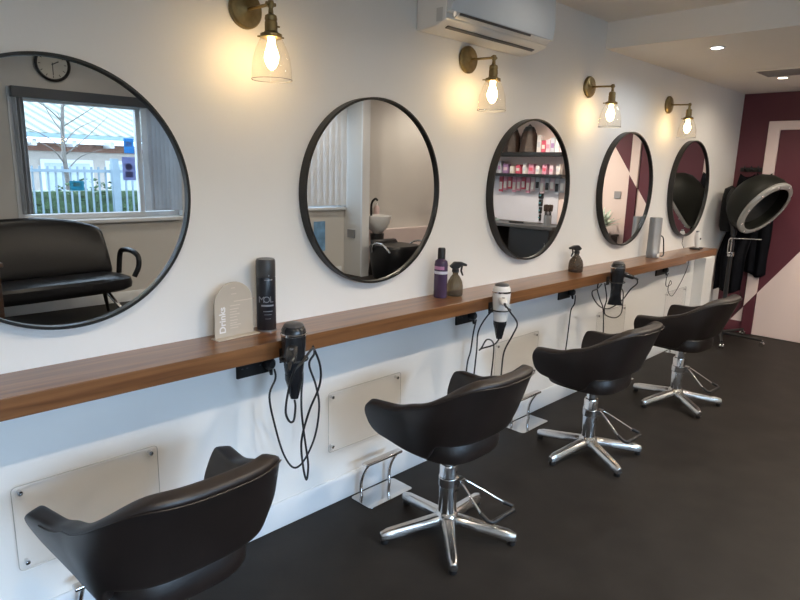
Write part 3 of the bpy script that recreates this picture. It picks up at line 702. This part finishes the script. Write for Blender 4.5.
for a in (200, 272, 344, 56, 128):
    ar = math.radians(a); d = V(math.cos(ar), math.sin(ar), 0)
    L0 = .36
    b = B(); cyl(b, d*.04 + V(0, 0, .072), d*L0 + V(0, 0, .062), .016, .011, 12)
    lg = obj('base_leg', b, M_black, hd)
    if a in (56, 128):
        lg.scale = (.5, .5, 1)
    b = B(); pc = d*L0; s = V(-d.y, d.x, 0)
    for q in (-1, 1): lathe(b, [(0, 0), (.022, 0), (.022, .014), (0, .014)], 16, pc + V(0, 0, .0225) + s*(q*.011 - .007), s)
    cyl(b, pc + V(0, 0, .03), pc + V(0, 0, .06), .008); obj('caster', b, M_chrome, lg)
# black gowns hanging on the end wall
def gown(label, y0, y1, z0, z1, seed, xbase, xoff):
    rnd = random.Random(seed); b = B(); NY, NZ = 30, 26; vs = []
    ph = rnd.random()*6
    for i in range(NY):
        r = []
        for j in range(NZ):
            f = j/(NZ-1); s = i/(NY-1)
            w = .50 + .50*min(1, f*2.6)**.8
            yc = (y0+y1)/2; y = yc + (s-.5)*(y1-y0)*w*(1+.05*math.sin(9*f+ph))
            dep = .016*math.sin(s*17+ph+f*2)*(.3+f) + .03*math.sin(s*PI)
            z = z1 - f*(z1-z0) - .03*math.sin(s*PI)*(f < .05) + .022*math.sin(s*8+ph)*f
            r.append(b.verts.new((XE - xbase - xoff*min(1, max(0, (f-.5)/.2)) - dep*min(1, .3+f), y, z)))
        vs.append(r)
    for i in range(NY-1):
        for j in range(NZ-1): b.faces.new((vs[i][j], vs[i+1][j], vs[i+1][j+1], vs[i][j+1]))
    o = obj('hanging_gown', b, mat('black_nylon', (.004, .0045, .007), .7, var=.2, scale=12, spec=.1), solid=.012)
    return tag(o, label, 'gown', 'black gowns on the end wall')
gown('black salon gown hanging on the end wall nearest the white corner', -.270, -.025, .44, 1.56, 3, .085, .17)
gown('black salon gown hanging on the end wall beside the white door frame', -.400, -.150, .60, 1.57, 11, .028, .0)
hk = thing('coat_hooks', 'black hook rail holding gowns on the maroon wall above the hood dryer', 'hooks', (XE, -.17, 1.60))
b = B(); box(b, -.012, -.0005, -.075, .12, -.02, .02); obj('rail', b, M_black, hk, bevel=.002)
for y in (-.05, .01, .07):
    b = B(); tube(b, smooth_path([(-.012, y, 0), (-.045, y, -.012), (-.06, y, .012), (-.058, y, .035)], 4), .006, 8); obj('hook', b, M_black, hk)
lead('thin grey cord looping on the end wall beside the door frame', [(6.69, -.20, .42), (6.685, -.235, .33), (6.685, -.22, .24), (6.685, -.17, .19), (6.69, -.12, .22)], .003)

# ================================================================== what the mirrors show
# sofa below the street window
so = thing('sofa', 'black leather sofa with arched back under the street window, seen in the nearest mirror', 'sofa', (1.68, -4.38, 0), math.radians(-5))
b = B(); N = 25; vs = []
for i in range(N):
    s = -1 + 2*i/(N-1); x = .76*s; zt = .80 + .20*math.sqrt(max(0, 1-(s*.96)**2))
    col = []
    for j in range(7):
        f = j/6; z = .40 + (zt-.40)*f; col.append(b.verts.new((x*(1-.02*f), -.14-.17*f + .035*s*s + .02*math.sin(f*PI), z)))
    vs.append(col)
for i in range(N-1):
    for j in range(6): b.faces.new((vs[i][j], vs[i+1][j], vs[i+1][j+1], vs[i][j+1]))
obj('backrest', b, M_sofa, so, solid=.09, sub=1)
b = B(); pts = []
for k in range(40):
    a = 2*PI*k/40; pts.append((.80*math.copysign(abs(math.cos(a))**.55, math.cos(a)), .07+.30*math.copysign(abs(math.sin(a))**.6, math.sin(a))))
rs = [[b.verts.new((p[0]*s, .07+(p[1]-.07)*s, z)) for p in pts] for s, z in ((.93, .29), (.99, .31), (1, .35), (.985, .40), (.90, .425))]
for r0, r1 in zip(rs[:-1], rs[1:]):
    for k in range(40): b.faces.new((r0[k], r0[(k+1) % 40], r1[(k+1) % 40], r1[k]))
b.faces.new(rs[0]); b.faces.new(rs[-1]); obj('seat', b, M_sofa, so)
for sx in (-1, 1):
    b = B()
    tube(b, smooth_path([(sx*.80, -.10, .40), (sx*.82, -.09, .60), (sx*.83, -.02, .645), (sx*.84, .12, .645), (sx*.85, .22, .60), (sx*.84, .24, .50), (sx*.80, .22, .40)], 5), .026, 12); obj('armrest', b, M_sofa, so)
    for y in (-.10, .20):
        b = B(); cyl(b, (sx*.56, .05, .30), (sx*.68, y*1.4, .012), .022, .016, 14); obj('leg', b, M_chrome if y > 0 else M_black, so)
# clock
ck = thing('wall_clock', 'round black-rimmed wall clock above the street window', 'clock', (2.12, YB, 2.44))
b = B(); lathe(b, [(.135, .0005), (.16, .0005), (.162, .03), (.15, .042), (.138, .03), (.135, .0005)], 48, (0, 0, 0), (0, 1, 0), cap=False); obj('rim', b, M_black, ck)
b = B(); lathe(b, [(0, .001), (.136, .001), (.136, .014), (0, .014)], 48, (0, 0, 0), (0, 1, 0)); obj('dial', b, mat('cream_dial', (.62, .60, .54), .5), ck)
b = B()
for k in range(12):
    a = 2*PI*k/12; m_ = Matrix.Rotation(a, 4, 'Y'); box(b, -.003, .003, .0142, .0155, .105, .127, m_)
obj('hour_marks', b, M_black, ck)
b = B(); box(b, -.004, .004, .0165, .018, -.10, .015); obj('minute_hand', b, M_black, ck)
b = B(); box(b, -.005, .005, .019, .0205, -.01, .065, Matrix.Rotation(math.radians(62), 4, 'Y')); obj('hour_hand', b, M_black, ck)
# blind cassette and folded vertical blinds on the street window
vb = thing('window_blind', 'folded grey vertical blind under a dark headrail on the street window', 'blind', (1.72, YB, 2.10))
b = B(); box(b, 0, 1.74, .021, .085, .0, .10); obj('headrail', b, mat('slate_headrail', (.065, .075, .09), .4), vb, bevel=.006)
M_slat = mat('grey_blind_fabric', (.46, .48, .50), .8, var=.05)
for k in range(9):
    b = B(); x = 1.25 + k*.046; box(b, -.038, .038, -.0012, .0012, -1.10, -.002, Matrix.Translation((x, .055, 0)) @ Matrix.Rotation(math.radians(62), 4, 'Z')); obj('slat', b, M_slat, vb)
for k in range(3):
    b = B(); x = .025 + k*.03; box(b, -.038, .038, -.0012, .0012, -1.10, -.002, Matrix.Translation((x, .055, 0)) @ Matrix.Rotation(math.radians(75), 4, 'Z')); obj('slat', b, M_slat, vb)
# closed vertical blinds on the second window
vb2 = thing('window_blind', 'closed pale vertical blind on the second window, left of the wash area', 'blind', (4.36, YB, 2.36))
b = B(); box(b, 0, 1.47, .03, .085, -.005, .05); obj('headrail', b, M_skirt, vb2, bevel=.004)
M_slat2 = mat('pale_blind_fabric', (.62, .64, .66), .8, var=.04)
for k in range(14):
    b = B(); box(b, -.056, .056, -.0012, .0012, -1.36, -.006, Matrix.Translation((.055 + k*.1045, .058, 0)) @ Matrix.Rotation(math.radians(24), 4, 'Z')); obj('slat', b, M_slat2, vb2)
b = B(); box(b, 0, .20, 0, .004, 0, .42); o = obj('wall_poster', b, mat('blue_poster', (.16, .33, .55), .4, var=.3, scale=9)); o.location = (5.30, YB+.001, .36); tag(o, 'blue poster low on the wall under the closed blinds', 'poster')
b = B(); box(b, 5.835, 5.8495, -4.86, -4.70, .54, .66); tag(obj('light_switch', b, M_mgrey, bevel=.003), 'dark metal switch plate on the partition by the wash area', 'switch')
# papers on and beside the window
def paper_mat(name, col):
    m = mat(name, col, .5, var=.08, scale=12); nt = m.node_tree
    if 'Translucent BSDF' not in nt.nodes:
        b_ = nt.nodes['Principled BSDF']; o_ = nt.nodes['Material Output']
        tl = nt.nodes.new('ShaderNodeBsdfTranslucent'); mx = nt.nodes.new('ShaderNodeMixShader'); mx.inputs[0].default_value = .5
        tl.inputs['Color'].default_value = (*col, 1)
        nt.links.new(b_.outputs[0], mx.inputs[1]); nt.links.new(tl.outputs[0], mx.inputs[2]); nt.links.new(mx.outputs[0], o_.inputs[0])
    return m
def paper(name, label, x0, x1, z0, z1, col, y=YB-.096, col2=None):
    t = thing(name, label, 'poster', ((x0+x1)/2, y, (z0+z1)/2), 0, 'notices on the street window')
    w, h = (x1-x0)/2, (z1-z0)/2
    b = B(); box(b, -w, w, 0, .001, -h, h); obj('sheet', b, paper_mat('paper_%s' % name, col), t)
    b = B()
    if name == 'portrait_poster':
        lathe(b, [(0, .0012), (w*.55, .0012), (w*.55, .002), (0, .002)], 20, (0, 0, h*.15), (0, 1, 0)); box(b, -w*.6, w*.6, .0012, .002, -h*.75, -h*.25)
    else: box(b, -w*.5, w*.5, .0012, .002, -h*.1, h*.55)
    obj('printed_area', b, paper_mat('print_%s' % name, col2), t)
paper('blue_notice', 'bright blue notice stuck high in the street window pane', 2.80, 2.91, 1.62, 1.78, (.18, .50, .80), col2=(.40, .70, .88))
paper('portrait_poster', 'lilac portrait poster in the street window under the blue notice', 2.77, 2.91, 1.33, 1.58, (.42, .46, .66), col2=(.22, .24, .42))
paper('small_notice', 'small teal notice low in the middle of the street window pane', 2.22, 2.36, 1.22, 1.32, (.10, .45, .58), col2=(.25, .62, .70))
tp = thing('wall_notice', 'white notice board card on the wall right of the street window', 'notice', (3.58, YB, 1.30))
b = B(); box(b, -.06, .06, .0005, .012, -.18, .18); obj('board', b, M_white, tp, bevel=.002)
b = B(); box(b, -.045, -.015, .0122, .014, .0, .15); obj('dark_strip', b, mat('navy_strip', (.04, .06, .12), .4), tp)
# dark wooden reception cabinet at the sofa end
cb = thing('reception_cabinet', 'dark brown wooden cabinet edge left of the black sofa', 'cabinet', (1.02, -3.55, 0))
M_dwood = wood_mat('dark_walnut', (.030, .014, .007), (.06, .028, .014))
b = B(); box(b, -.55, .12, -.25, .25, 0.0005, .74); obj('carcass', b, M_dwood, cb, bevel=.004)
b = B(); box(b, -.57, .14, -.27, .27, .7405, .77); obj('top', b, M_dwood, cb, bevel=.004)
# backwash unit
bw = thing('backwash_chair', 'black backwash chair in front of the white wash basin', 'chair', (6.04, -4.10, 0), math.radians(4))
b = B(); rs = []
for sy, z, sc in ((0, .03, .86), (0, .30, 1.0), (0, .46, 1.04), (0, .50, .98)):
    rs.append([b.verts.new((.30*sc*math.copysign(abs(math.cos(a))**.6, math.cos(a)), .02+.30*sc*math.copysign(abs(math.sin(a))**.6, math.sin(a)), z)) for a in [2*PI*k/36 for k in range(36)]])
for r0, r1 in zip(rs[:-1], rs[1:]):
    for k in range(36): b.faces.new((r0[k], r0[(k+1) % 36], r1[(k+1) % 36], r1[k]))
b.faces.new(rs[0]); b.faces.new(rs[-1]); obj('seat_body', b, M_sofa, bw)
b = B(); tube(b, smooth_path([(-.30, -.10, .40), (-.36, 0, .52), (-.38, .20, .54), (-.36, .34, .44)], 5), .014, 12); obj('armrest', b, M_chrome, bw)
b = B(); tube(b, smooth_path([(.30, -.10, .40), (.36, 0, .52), (.38, .20, .54), (.36, .34, .44)], 5), .014, 12); obj('armrest', b, M_chrome, bw)
b = B(); prism(b, [(-.24, -.16, .48), (-.22, -.20, .55), (.22, -.20, .55), (.24, -.16, .48)], (0, -.07, 0)); obj('backrest', b, M_sofa, bw, bevel=.02)
bs = thing('wash_basin', 'white hair wash basin standing by the wall of the wash area', 'basin', (6.20, -4.615, 0))
b = B(); lathe(b, [(0, .60), (.06, .60), (.14, .66), (.22, .76), (.245, .84), (.25, .86), (.235, .862), (.21, .80), (.12, .70), (0, .67)], 40, sx=1, sy=.72); obj('bowl', b, mat('white_ceramic', (.82, .82, .82), .12), bs)
b = B(); lathe(b, [(0, .0005), (.14, .0005), (.12, .05), (.09, .30), (.10, .60), (0, .60)], 30); obj('pedestal', b, M_black, bs)
b = B(); tube(b, smooth_path([(-.12, .0, .80), (-.12, .0, 1.02), (-.10, .05, 1.10), (-.06, .06, 1.08)], 5), .016, 12); obj('tap', b, M_black, bs)
bt = thing('pump_bottle', 'pale pink bottle on the ledge behind the wash basin', 'bottle', (6.43, YB+.07, .6205))
b = B(); lathe(b, [(0, 0), (.04, 0), (.042, .01), (.042, .33), (.02, .36), (0, .36)], 24); obj('bottle_body', b, mat('pink_bottle', (.72, .55, .55), .3), bt)
b = B(); lathe(b, [(0, .3605), (.015, .3605), (.015, .40), (0, .402)], 16); obj('cap', b, M_white, bt)
pn = thing('wall_dispenser', 'small pale wall dispenser above the wash basin', 'dispenser', (6.12, YB, 1.92))
b = B(); box(b, -.04, .04, .0005, .07, -.16, .16); obj('dispenser_body', b, M_white, pn, bevel=.012)
b = B(); lathe(b, [(0, 0), (.025, 0), (.02, -.04), (0, -.042)], 16, (0, .04, -.161)); obj('nozzle', b, M_black, pn)

# retail display on the end wall
def shelf(label, z, y0, y1, d, th):
    b = B(); box(b, XE-d, XE-.0005, y0, y1, z-th, z); return tag(obj('wall_shelf', b, M_black, bevel=.002), label, 'shelf', 'black display shelves')
shelf('upper black display shelf holding the wigs on the end wall', 1.76, -3.05, -1.85, .24, .045)
shelf('lower black display shelf holding product boxes on the end wall', 1.505, -3.05, -1.85, .20, .035)
b = B(); box(b, XE-.014, XE-.0005, -3.05, -1.98, .915, 1.468); tag(obj('display_board', b, mat('lilac_white_board', (.70, .70, .78), .4, var=.02), bevel=.002), 'pale lilac-white board on the wall between the lower shelf and the counter', 'board')
M_hair = mat('dark_brown_hair', (.035, .018, .012), .55, var=.5, scale=40)
def wig(label, y):
    t = thing('wig', label, 'wig', (XE-.13, y, 1.7605), 0, 'wigs on the upper display shelf')
    b = B(); lathe(b, [(0, .0), (.06, .0), (.05, .05), (.045, .10), (.06, .14), (.078, .20), (.075, .26), (.05, .30), (0, .315)], 24); obj('stand_head', b, M_black, t)
    b = B(); n = 30; vs = []
    for i in range(n):
        a = 2*PI*i/n; r = []
        for j in range(14):
            f = j/13; z = .335 - .37*f
            R = .105*math.sin(min(1, f*2.6)*PI/2) + .035*f; R *= 1+.10*math.sin(a*7)*f
            y_ = R*math.sin(a)*.78; x_ = -R*math.cos(a)*.8
            r.append(b.verts.new((x_ if x_ < .10 else .10, y_, max(z, .004 + .0*f))))
        vs.append(r)
    for i in range(n):
        for j in range(13): b.faces.new((vs[i][j], vs[(i+1) % n][j], vs[(i+1) % n][j+1], vs[i][j+1]))
    obj('hair', b, M_hair, t)
wig('dark brown wig farther from the mirrors on the upper display shelf', -2.62)
wig('dark brown wig beside the product boxes on the upper display shelf', -2.37)
rr_ = random.Random(5)
cols = [(.75, .72, .72), (.62, .10, .16), (.70, .55, .62), (.55, .58, .66), (.74, .70, .66), (.66, .30, .42), (.35, .20, .40)]
def product(y, z, w, h, c, label, x=XE-.10, cap=True):
    t = thing('product_box', label, 'product box', (x, y, z), 0, 'product boxes on the display shelves')
    b = B(); box(b, -.035, .035, -w/2, w/2, .0005, h); obj('carton', b, mat('carton_%d' % c, cols[c], .45, var=.08), t, bevel=.002)
    b = B(); box(b, -.0362, -.0352, -w*.38, w*.38, h*.30, h*.62); obj('label', b, mat('carton_label_%d' % ((c+3) % 7), cols[(c+3) % 7], .45), t)
names = ['white', 'crimson', 'dusty pink', 'grey-blue', 'cream', 'rose', 'purple']
y = -2.225
for i, c in enumerate((0, 1, 2, 3, 0, 2, 3)):
    h = (.20, .14, .15, .17, .15, .19, .16)[i]
    product(y, 1.7605, .055, h, c, '%s product box on the upper display shelf, %s' % (names[c], ('next to the wig', 'second from the wig', 'third from the wig', 'fourth from the wig', 'third from the open end', 'second from the open end', 'at the open end')[i])); y += .0625
y = -2.98
for i, (c, w, h) in enumerate(((0, .05, .12), (3, .09, .15), (3, .05, .15), (6, .07, .12), (4, .05, .09), (1, .06, .11), (0, .05, .13), (5, .07, .12), (0, .05, .10), (5, .06, .12), (2, .05, .11), (0, .05, .12))):
    product(y, 1.5055, w, h, c, '%s product box on the lower display shelf, %s' % (names[c], ('first', 'second', 'third', 'fourth', 'fifth', 'sixth', 'seventh', 'eighth', 'ninth', 'tenth', 'eleventh', 'twelfth')[i] + ' from the wig end'), x=XE-.09); y += .094
for i in range(14):
    c = (1, 5, 1, 5, 5, 1, 5, 2, 3, 2, 3, 2, 3, 3)[i]; y = -2.80 + i*.068
    t = thing('hanging_pack', '%s hair accessory pack hanging under the lower shelf, %s from the wig side' % (names[c], ('first', 'second', 'third', 'fourth', 'fifth', 'sixth', 'seventh', 'eighth', 'ninth', 'tenth', 'eleventh', 'twelfth', 'thirteenth', 'fourteenth')[i]), 'hanging pack', (XE-.05, y, 1.465), 0, 'packs hanging under the display shelf')
    h = .19 - .02*(i % 3)
    b = B(); box(b, -.006, .006, -.03, .03, -h, 0); obj('card', b, mat('carton_%d' % c, cols[c], .45), t, bevel=.002)
    b = B(); box(b, -.016, -.006, -.02, .02, -h*.85, -h*.35); obj('contents', b, (M_black, M_white)[i % 2] if i > 6 else mat('carton_0', cols[0], .45), t, bevel=.003)
    b = B(); cyl(b, (.006, 0, -.004), (.0355, 0, -.004), .003, seg=8); obj('peg', b, M_chrome, t)
for i in range(4):
    t = thing('hanging_tool', 'black styling tool hanging on the end wall, %s of the vertical row' % ('top', 'second', 'third', 'bottom')[i], 'tool', (XE-.0345, -2.21, 1.25-.09*i), 0, 'black tools hanging in a column')
    b = B(); box(b, -.012, .0195, -.03+.008*i, .03-.004*i, -.04, .04); obj('tool_body', b, M_black, t, bevel=.008)
    b = B(); cyl(b, (-.0125, 0, .0), (-.018, 0, .0), .010, seg=12); obj('dial', b, mat('teal_dot', (.12, .35, .42), .4), t)
# counter with two cupboards below the display
wk = thing('display_counter', 'dark grey counter top below the display shelves', 'counter', (XE, -2.42, 0))
b = B(); box(b, -.42, -.0005, -.70, .62, .87, .91); obj('worktop', b, M_dgrey, wk, bevel=.003)
for y0, y1, lab in ((-3.10, -2.62, 'black cupboard below the counter, farther from the mirrors'), (-2.40, -1.84, 'black cupboard below the counter, nearer the end door')):
    t = thing('cupboard', lab, 'cupboard', (XE, (y0+y1)/2, 0), 0, 'black cupboards under the counter')
    w = (y1-y0)/2
    b = B(); box(b, -.38, -.0005, -w, w, .0005, .869); obj('carcass', b, M_black, t, bevel=.002)
    b = B(); box(b, -.398, -.381, -w+.004, w-.004, .06, .862); dd = obj('cupboard_door', b, M_black, t, bevel=.002)
    b = B(); cyl(b, (-.40, w-.05, .60), (-.40, w-.05, .72), .006); obj('handle', b, M_chrome, dd)
bp = thing('brush_pot', 'clear pot of dark hair brushes on the display counter', 'pot', (XE-.22, -1.98, .9105))
b = B(); lathe(b, [(0, 0), (.045, 0), (.047, .12), (.044, .12), (.042, .006), (0, .006)], 24); obj('pot', b, M_mgrey, bp)
for k in range(5):
    a = k*1.3; d = V(.10*math.cos(a)*.5, .10*math.sin(a)*.5, 1).normalized(); p = V(.027*math.cos(a), .027*math.sin(a), .012)
    t = thing('hair_brush', 'dark round hair brush standing in the pot on the display counter', 'brush', V(XE-.22, -1.98, .9105) + p, 0, 'hair brushes in the pot')
    b = B(); cyl(b, (0, 0, 0), d*.16, .007, seg=10); obj('handle', b, M_black, t)
    b = B(); lathe(b, [(0, .15), (.018, .155), (.020, .17), (.020, .22), (.014, .232), (0, .234)], 16, (0, 0, 0), d); obj('bristles', b, M_hair, t)
ci = thing('curling_tongs', 'black curling tongs lying on the display counter', 'tongs', (XE-.27, -2.30, .922), math.radians(75))
b = B(); cyl(b, (-.16, 0, 0), (.02, 0, 0), .011); obj('grip', b, M_black, ci)
b = B(); cyl(b, (.021, 0, 0), (.18, 0, 0), .0105); obj('barrel', b, M_mgrey, ci)
b = B(); tube(b, smooth_path([(XE-.24, -2.48, .916), (XE-.18, -2.56, .915), (XE-.12, -2.48, .915), (XE-.16, -2.40, .915), (XE-.10, -2.34, .915)], 6), .0045, 8); tag(obj('power_cord', b, M_black), 'black tongs lead curled on the display counter', 'cord')
tr = thing('clip_tray', 'pale tray of clips at the far end of the display counter', 'tray', (XE-.20, -2.86, .9105))
b = B(); box(b, -.09, .09, -.11, .11, 0, .022); obj('tray', b, mat('pale_teal', (.42, .55, .56), .4), tr, bevel=.004)
for k in range(5):
    b = B(); x_ = rr_.uniform(-.06, .06); y_ = rr_.uniform(-.08, .08); cyl(b, (x_-.02, y_, .029), (x_+.02, y_+.015, .029), .006); obj('clip', b, M_dgrey, tr)
# small things by the end door
b = B(); box(b, XE-.010, XE-.0005, -1.28, -1.20, 1.26, 1.34); tag(obj('light_switch', b, mat('grey_switch', (.35, .33, .34), .4), bevel=.003), 'grey light switch plate on the pink wall beyond the end door', 'switch')
sc_ = thing('side_cabinet', 'small black cabinet by the pink wall beyond the end door', 'cabinet', (6.50, -1.38, 0))
b = B(); box(b, -.17, .19, -.20, .20, .0005, .84); obj('carcass', b, M_black, sc_, bevel=.004)
b = B(); box(b, -.18, .20, -.21, .21, .8405, .865); obj('top', b, M_black, sc_, bevel=.004)
pp = thing('potted_plant', 'pale green leafy plant in a glass vase on the small black cabinet', 'plant', (6.48, -1.30, .8655))
b = B(); lathe(b, [(0, 0), (.045, 0), (.055, .05), (.05, .09), (.046, .09), (.05, .05), (.04, .006), (0, .006)], 24); obj('vase', b, M_smoke, pp)
b = B()
for k in range(40):
    a = rr_.uniform(0, 2*PI); el = rr_.uniform(.3, 1.4); L = rr_.uniform(.14, .26)
    d = V(math.cos(a)*math.cos(el), math.sin(a)*math.cos(el), math.sin(el)); s = frame_from(d)[0]*.028; o = V(0, 0, .07)
    p = [o, o+d*L*.5+s, o+d*L+V(0, 0, -.01), o+d*L*.5-s]; f = [b.verts.new(q) for q in p]; b.faces.new(f)
obj('foliage', b, mat('pale_leaf', (.55, .66, .56), .5, var=.3, scale=30), pp, solid=.002)

# ------------------------------------------------------------------ outside the street window
b = B(); box(b, -8, 16, -20, YB-.205, -.3, -.15); struct('ground_outside', b, mat('paving', (.34, .33, .31), .85, var=.15, scale=3), smooth=False)
fc = thing('picket_fence', 'pale blue metal picket fence seen through the street window', 'fence', (1.2, -7.5, -.15))
M_fence = mat('pale_blue_metal', (.24, .33, .40), .45, var=.06)
for k in range(36):
    b = B(); box(b, k*.095, k*.095+.022, -.012, .012, .0, 1.60); obj('picket', b, M_fence, fc)
for z in (.12, .80, 1.52):
    b = B(); box(b, -.05, 3.40, .013, .035, z, z+.04); obj('rail', b, M_fence, fc)
for x in (.9, 2.35):
    b = B(); box(b, x, x+.09, .036, .12, 0, 1.72); obj('post', b, M_fence, fc)
b = B(); rnd = random.Random(9)
for k in range(3000):
    p = V(rnd.uniform(.5, 5.5), rnd.uniform(-8.6, -8.0), 0); p.z = -.15 + rnd.uniform(0, 1.30 + .12*math.sin(p.x*4)); d = V(rnd.gauss(0, 1), rnd.gauss(0, 1), rnd.gauss(0, 1)).normalized(); u, v, w = frame_from(d)
    f = [b.verts.new(q) for q in (p, p+u*.05+v*.025, p+u*.10, p+u*.05-v*.025)]; b.faces.new(f)
box(b, .5, 5.5, -8.5, -8.1, -.1495, 1.08)
tag(obj('hedge', b, mat('hedge_leaf', (.06, .11, .05), .6, var=.5, scale=14), solid=.003), 'green hedge growing behind the picket fence outside', 'hedge')
bd = thing('neighbour_building', 'low building with pale tiled roof across from the street window', 'building', (3, -12, -.15))
b = B(); box(b, -6, 9, -4, 0, .0005, 2.0); obj('wall', b, mat('cream_render', (.46, .43, .40), .8, var=.06), bd)
m, nt, bb = nodes_of('roof_tiles')
tc = nt.nodes.new('ShaderNodeTexCoord'); mp = nt.nodes.new('ShaderNodeMapping'); mp.inputs['Rotation'].default_value = (0, 0, math.radians(18)); wv = nt.nodes.new('ShaderNodeTexWave'); wv.inputs['Scale'].default_value = 1.4; wv.bands_direction = 'X'
rp = nt.nodes.new('ShaderNodeValToRGB'); rp.color_ramp.elements[0].color = (.15, .18, .15, 1); rp.color_ramp.elements[1].color = (.40, .43, .39, 1)
nt.links.new(tc.outputs['Object'], mp.inputs[0]); nt.links.new(mp.outputs[0], wv.inputs['Vector']); nt.links.new(wv.outputs['Fac'], rp.inputs['Fac']); nt.links.new(rp.outputs['Color'], bb.inputs['Base Color']); bb.inputs['Roughness'].default_value = .7
b = B(); prism(b, [(-6.3, .55, 2.14), (-6.3, .55, 2.20), (-6.3, -4.3, 4.2), (-6.3, -4.3, 4.1)], (15.6, 0, 0)); obj('roof', b, m, bd, smooth=False)
b = B(); box(b, -6.3, 9.3, .56, .64, 2.10, 2.18); obj('gutter', b, mat('blue_gutter', (.22, .34, .42), .4), bd)
b = B(); box(b, -6, 9, .02, .08, 1.86, 2.02); obj('beam', b, mat('red_brown_timber', (.20, .10, .07), .6), bd)
for k in range(11):
    b = B(); box(b, -1.5+k*.72, -1.42+k*.72, .09, .50, 1.95, 2.08); obj('rafter_end', b, M_skirt, bd)
for k in range(6):
    b = B(); box(b, -1.6+k*1.25, -.6+k*1.25, .001, .03, .9, 1.70); f = obj('window', b, M_skirt, bd)
    b = B(); box(b, -1.53+k*1.25, -.67+k*1.25, .031, .036, .97, 1.63); obj('pane', b, mat('pale_pane', (.45, .55, .62), .15), f)
tr2 = thing('bare_tree', 'bare leafless tree standing before the building outside', 'tree', (3.56, -9.4, -.15))
b = B(); tube(b, smooth_path([(0, 0, .0005), (.02, 0, 1.0), (-.02, .02, 1.9), (.03, 0, 2.6)], 5), .06, 10, rfun=lambda f: .045-.02*f); obj('trunk', b, mat('grey_bark', (.16, .15, .14), .8, var=.2), tr2)
rnd = random.Random(4)
for k in range(12):
    z = 1.5 + k*.09; a = k*2.4; L = rnd.uniform(.5, 1.0)
    b = B(); tube(b, smooth_path([(0, 0, z), (math.cos(a)*L*.4, math.sin(a)*L*.3, z+.25), (math.cos(a)*L, math.sin(a)*L*.5, z+.45+rnd.uniform(-.1, .25))], 4), .02, 6, rfun=lambda f: .013-.010*f); obj('branch', b, mat('grey_bark', (.16, .15, .14), .8), tr2)
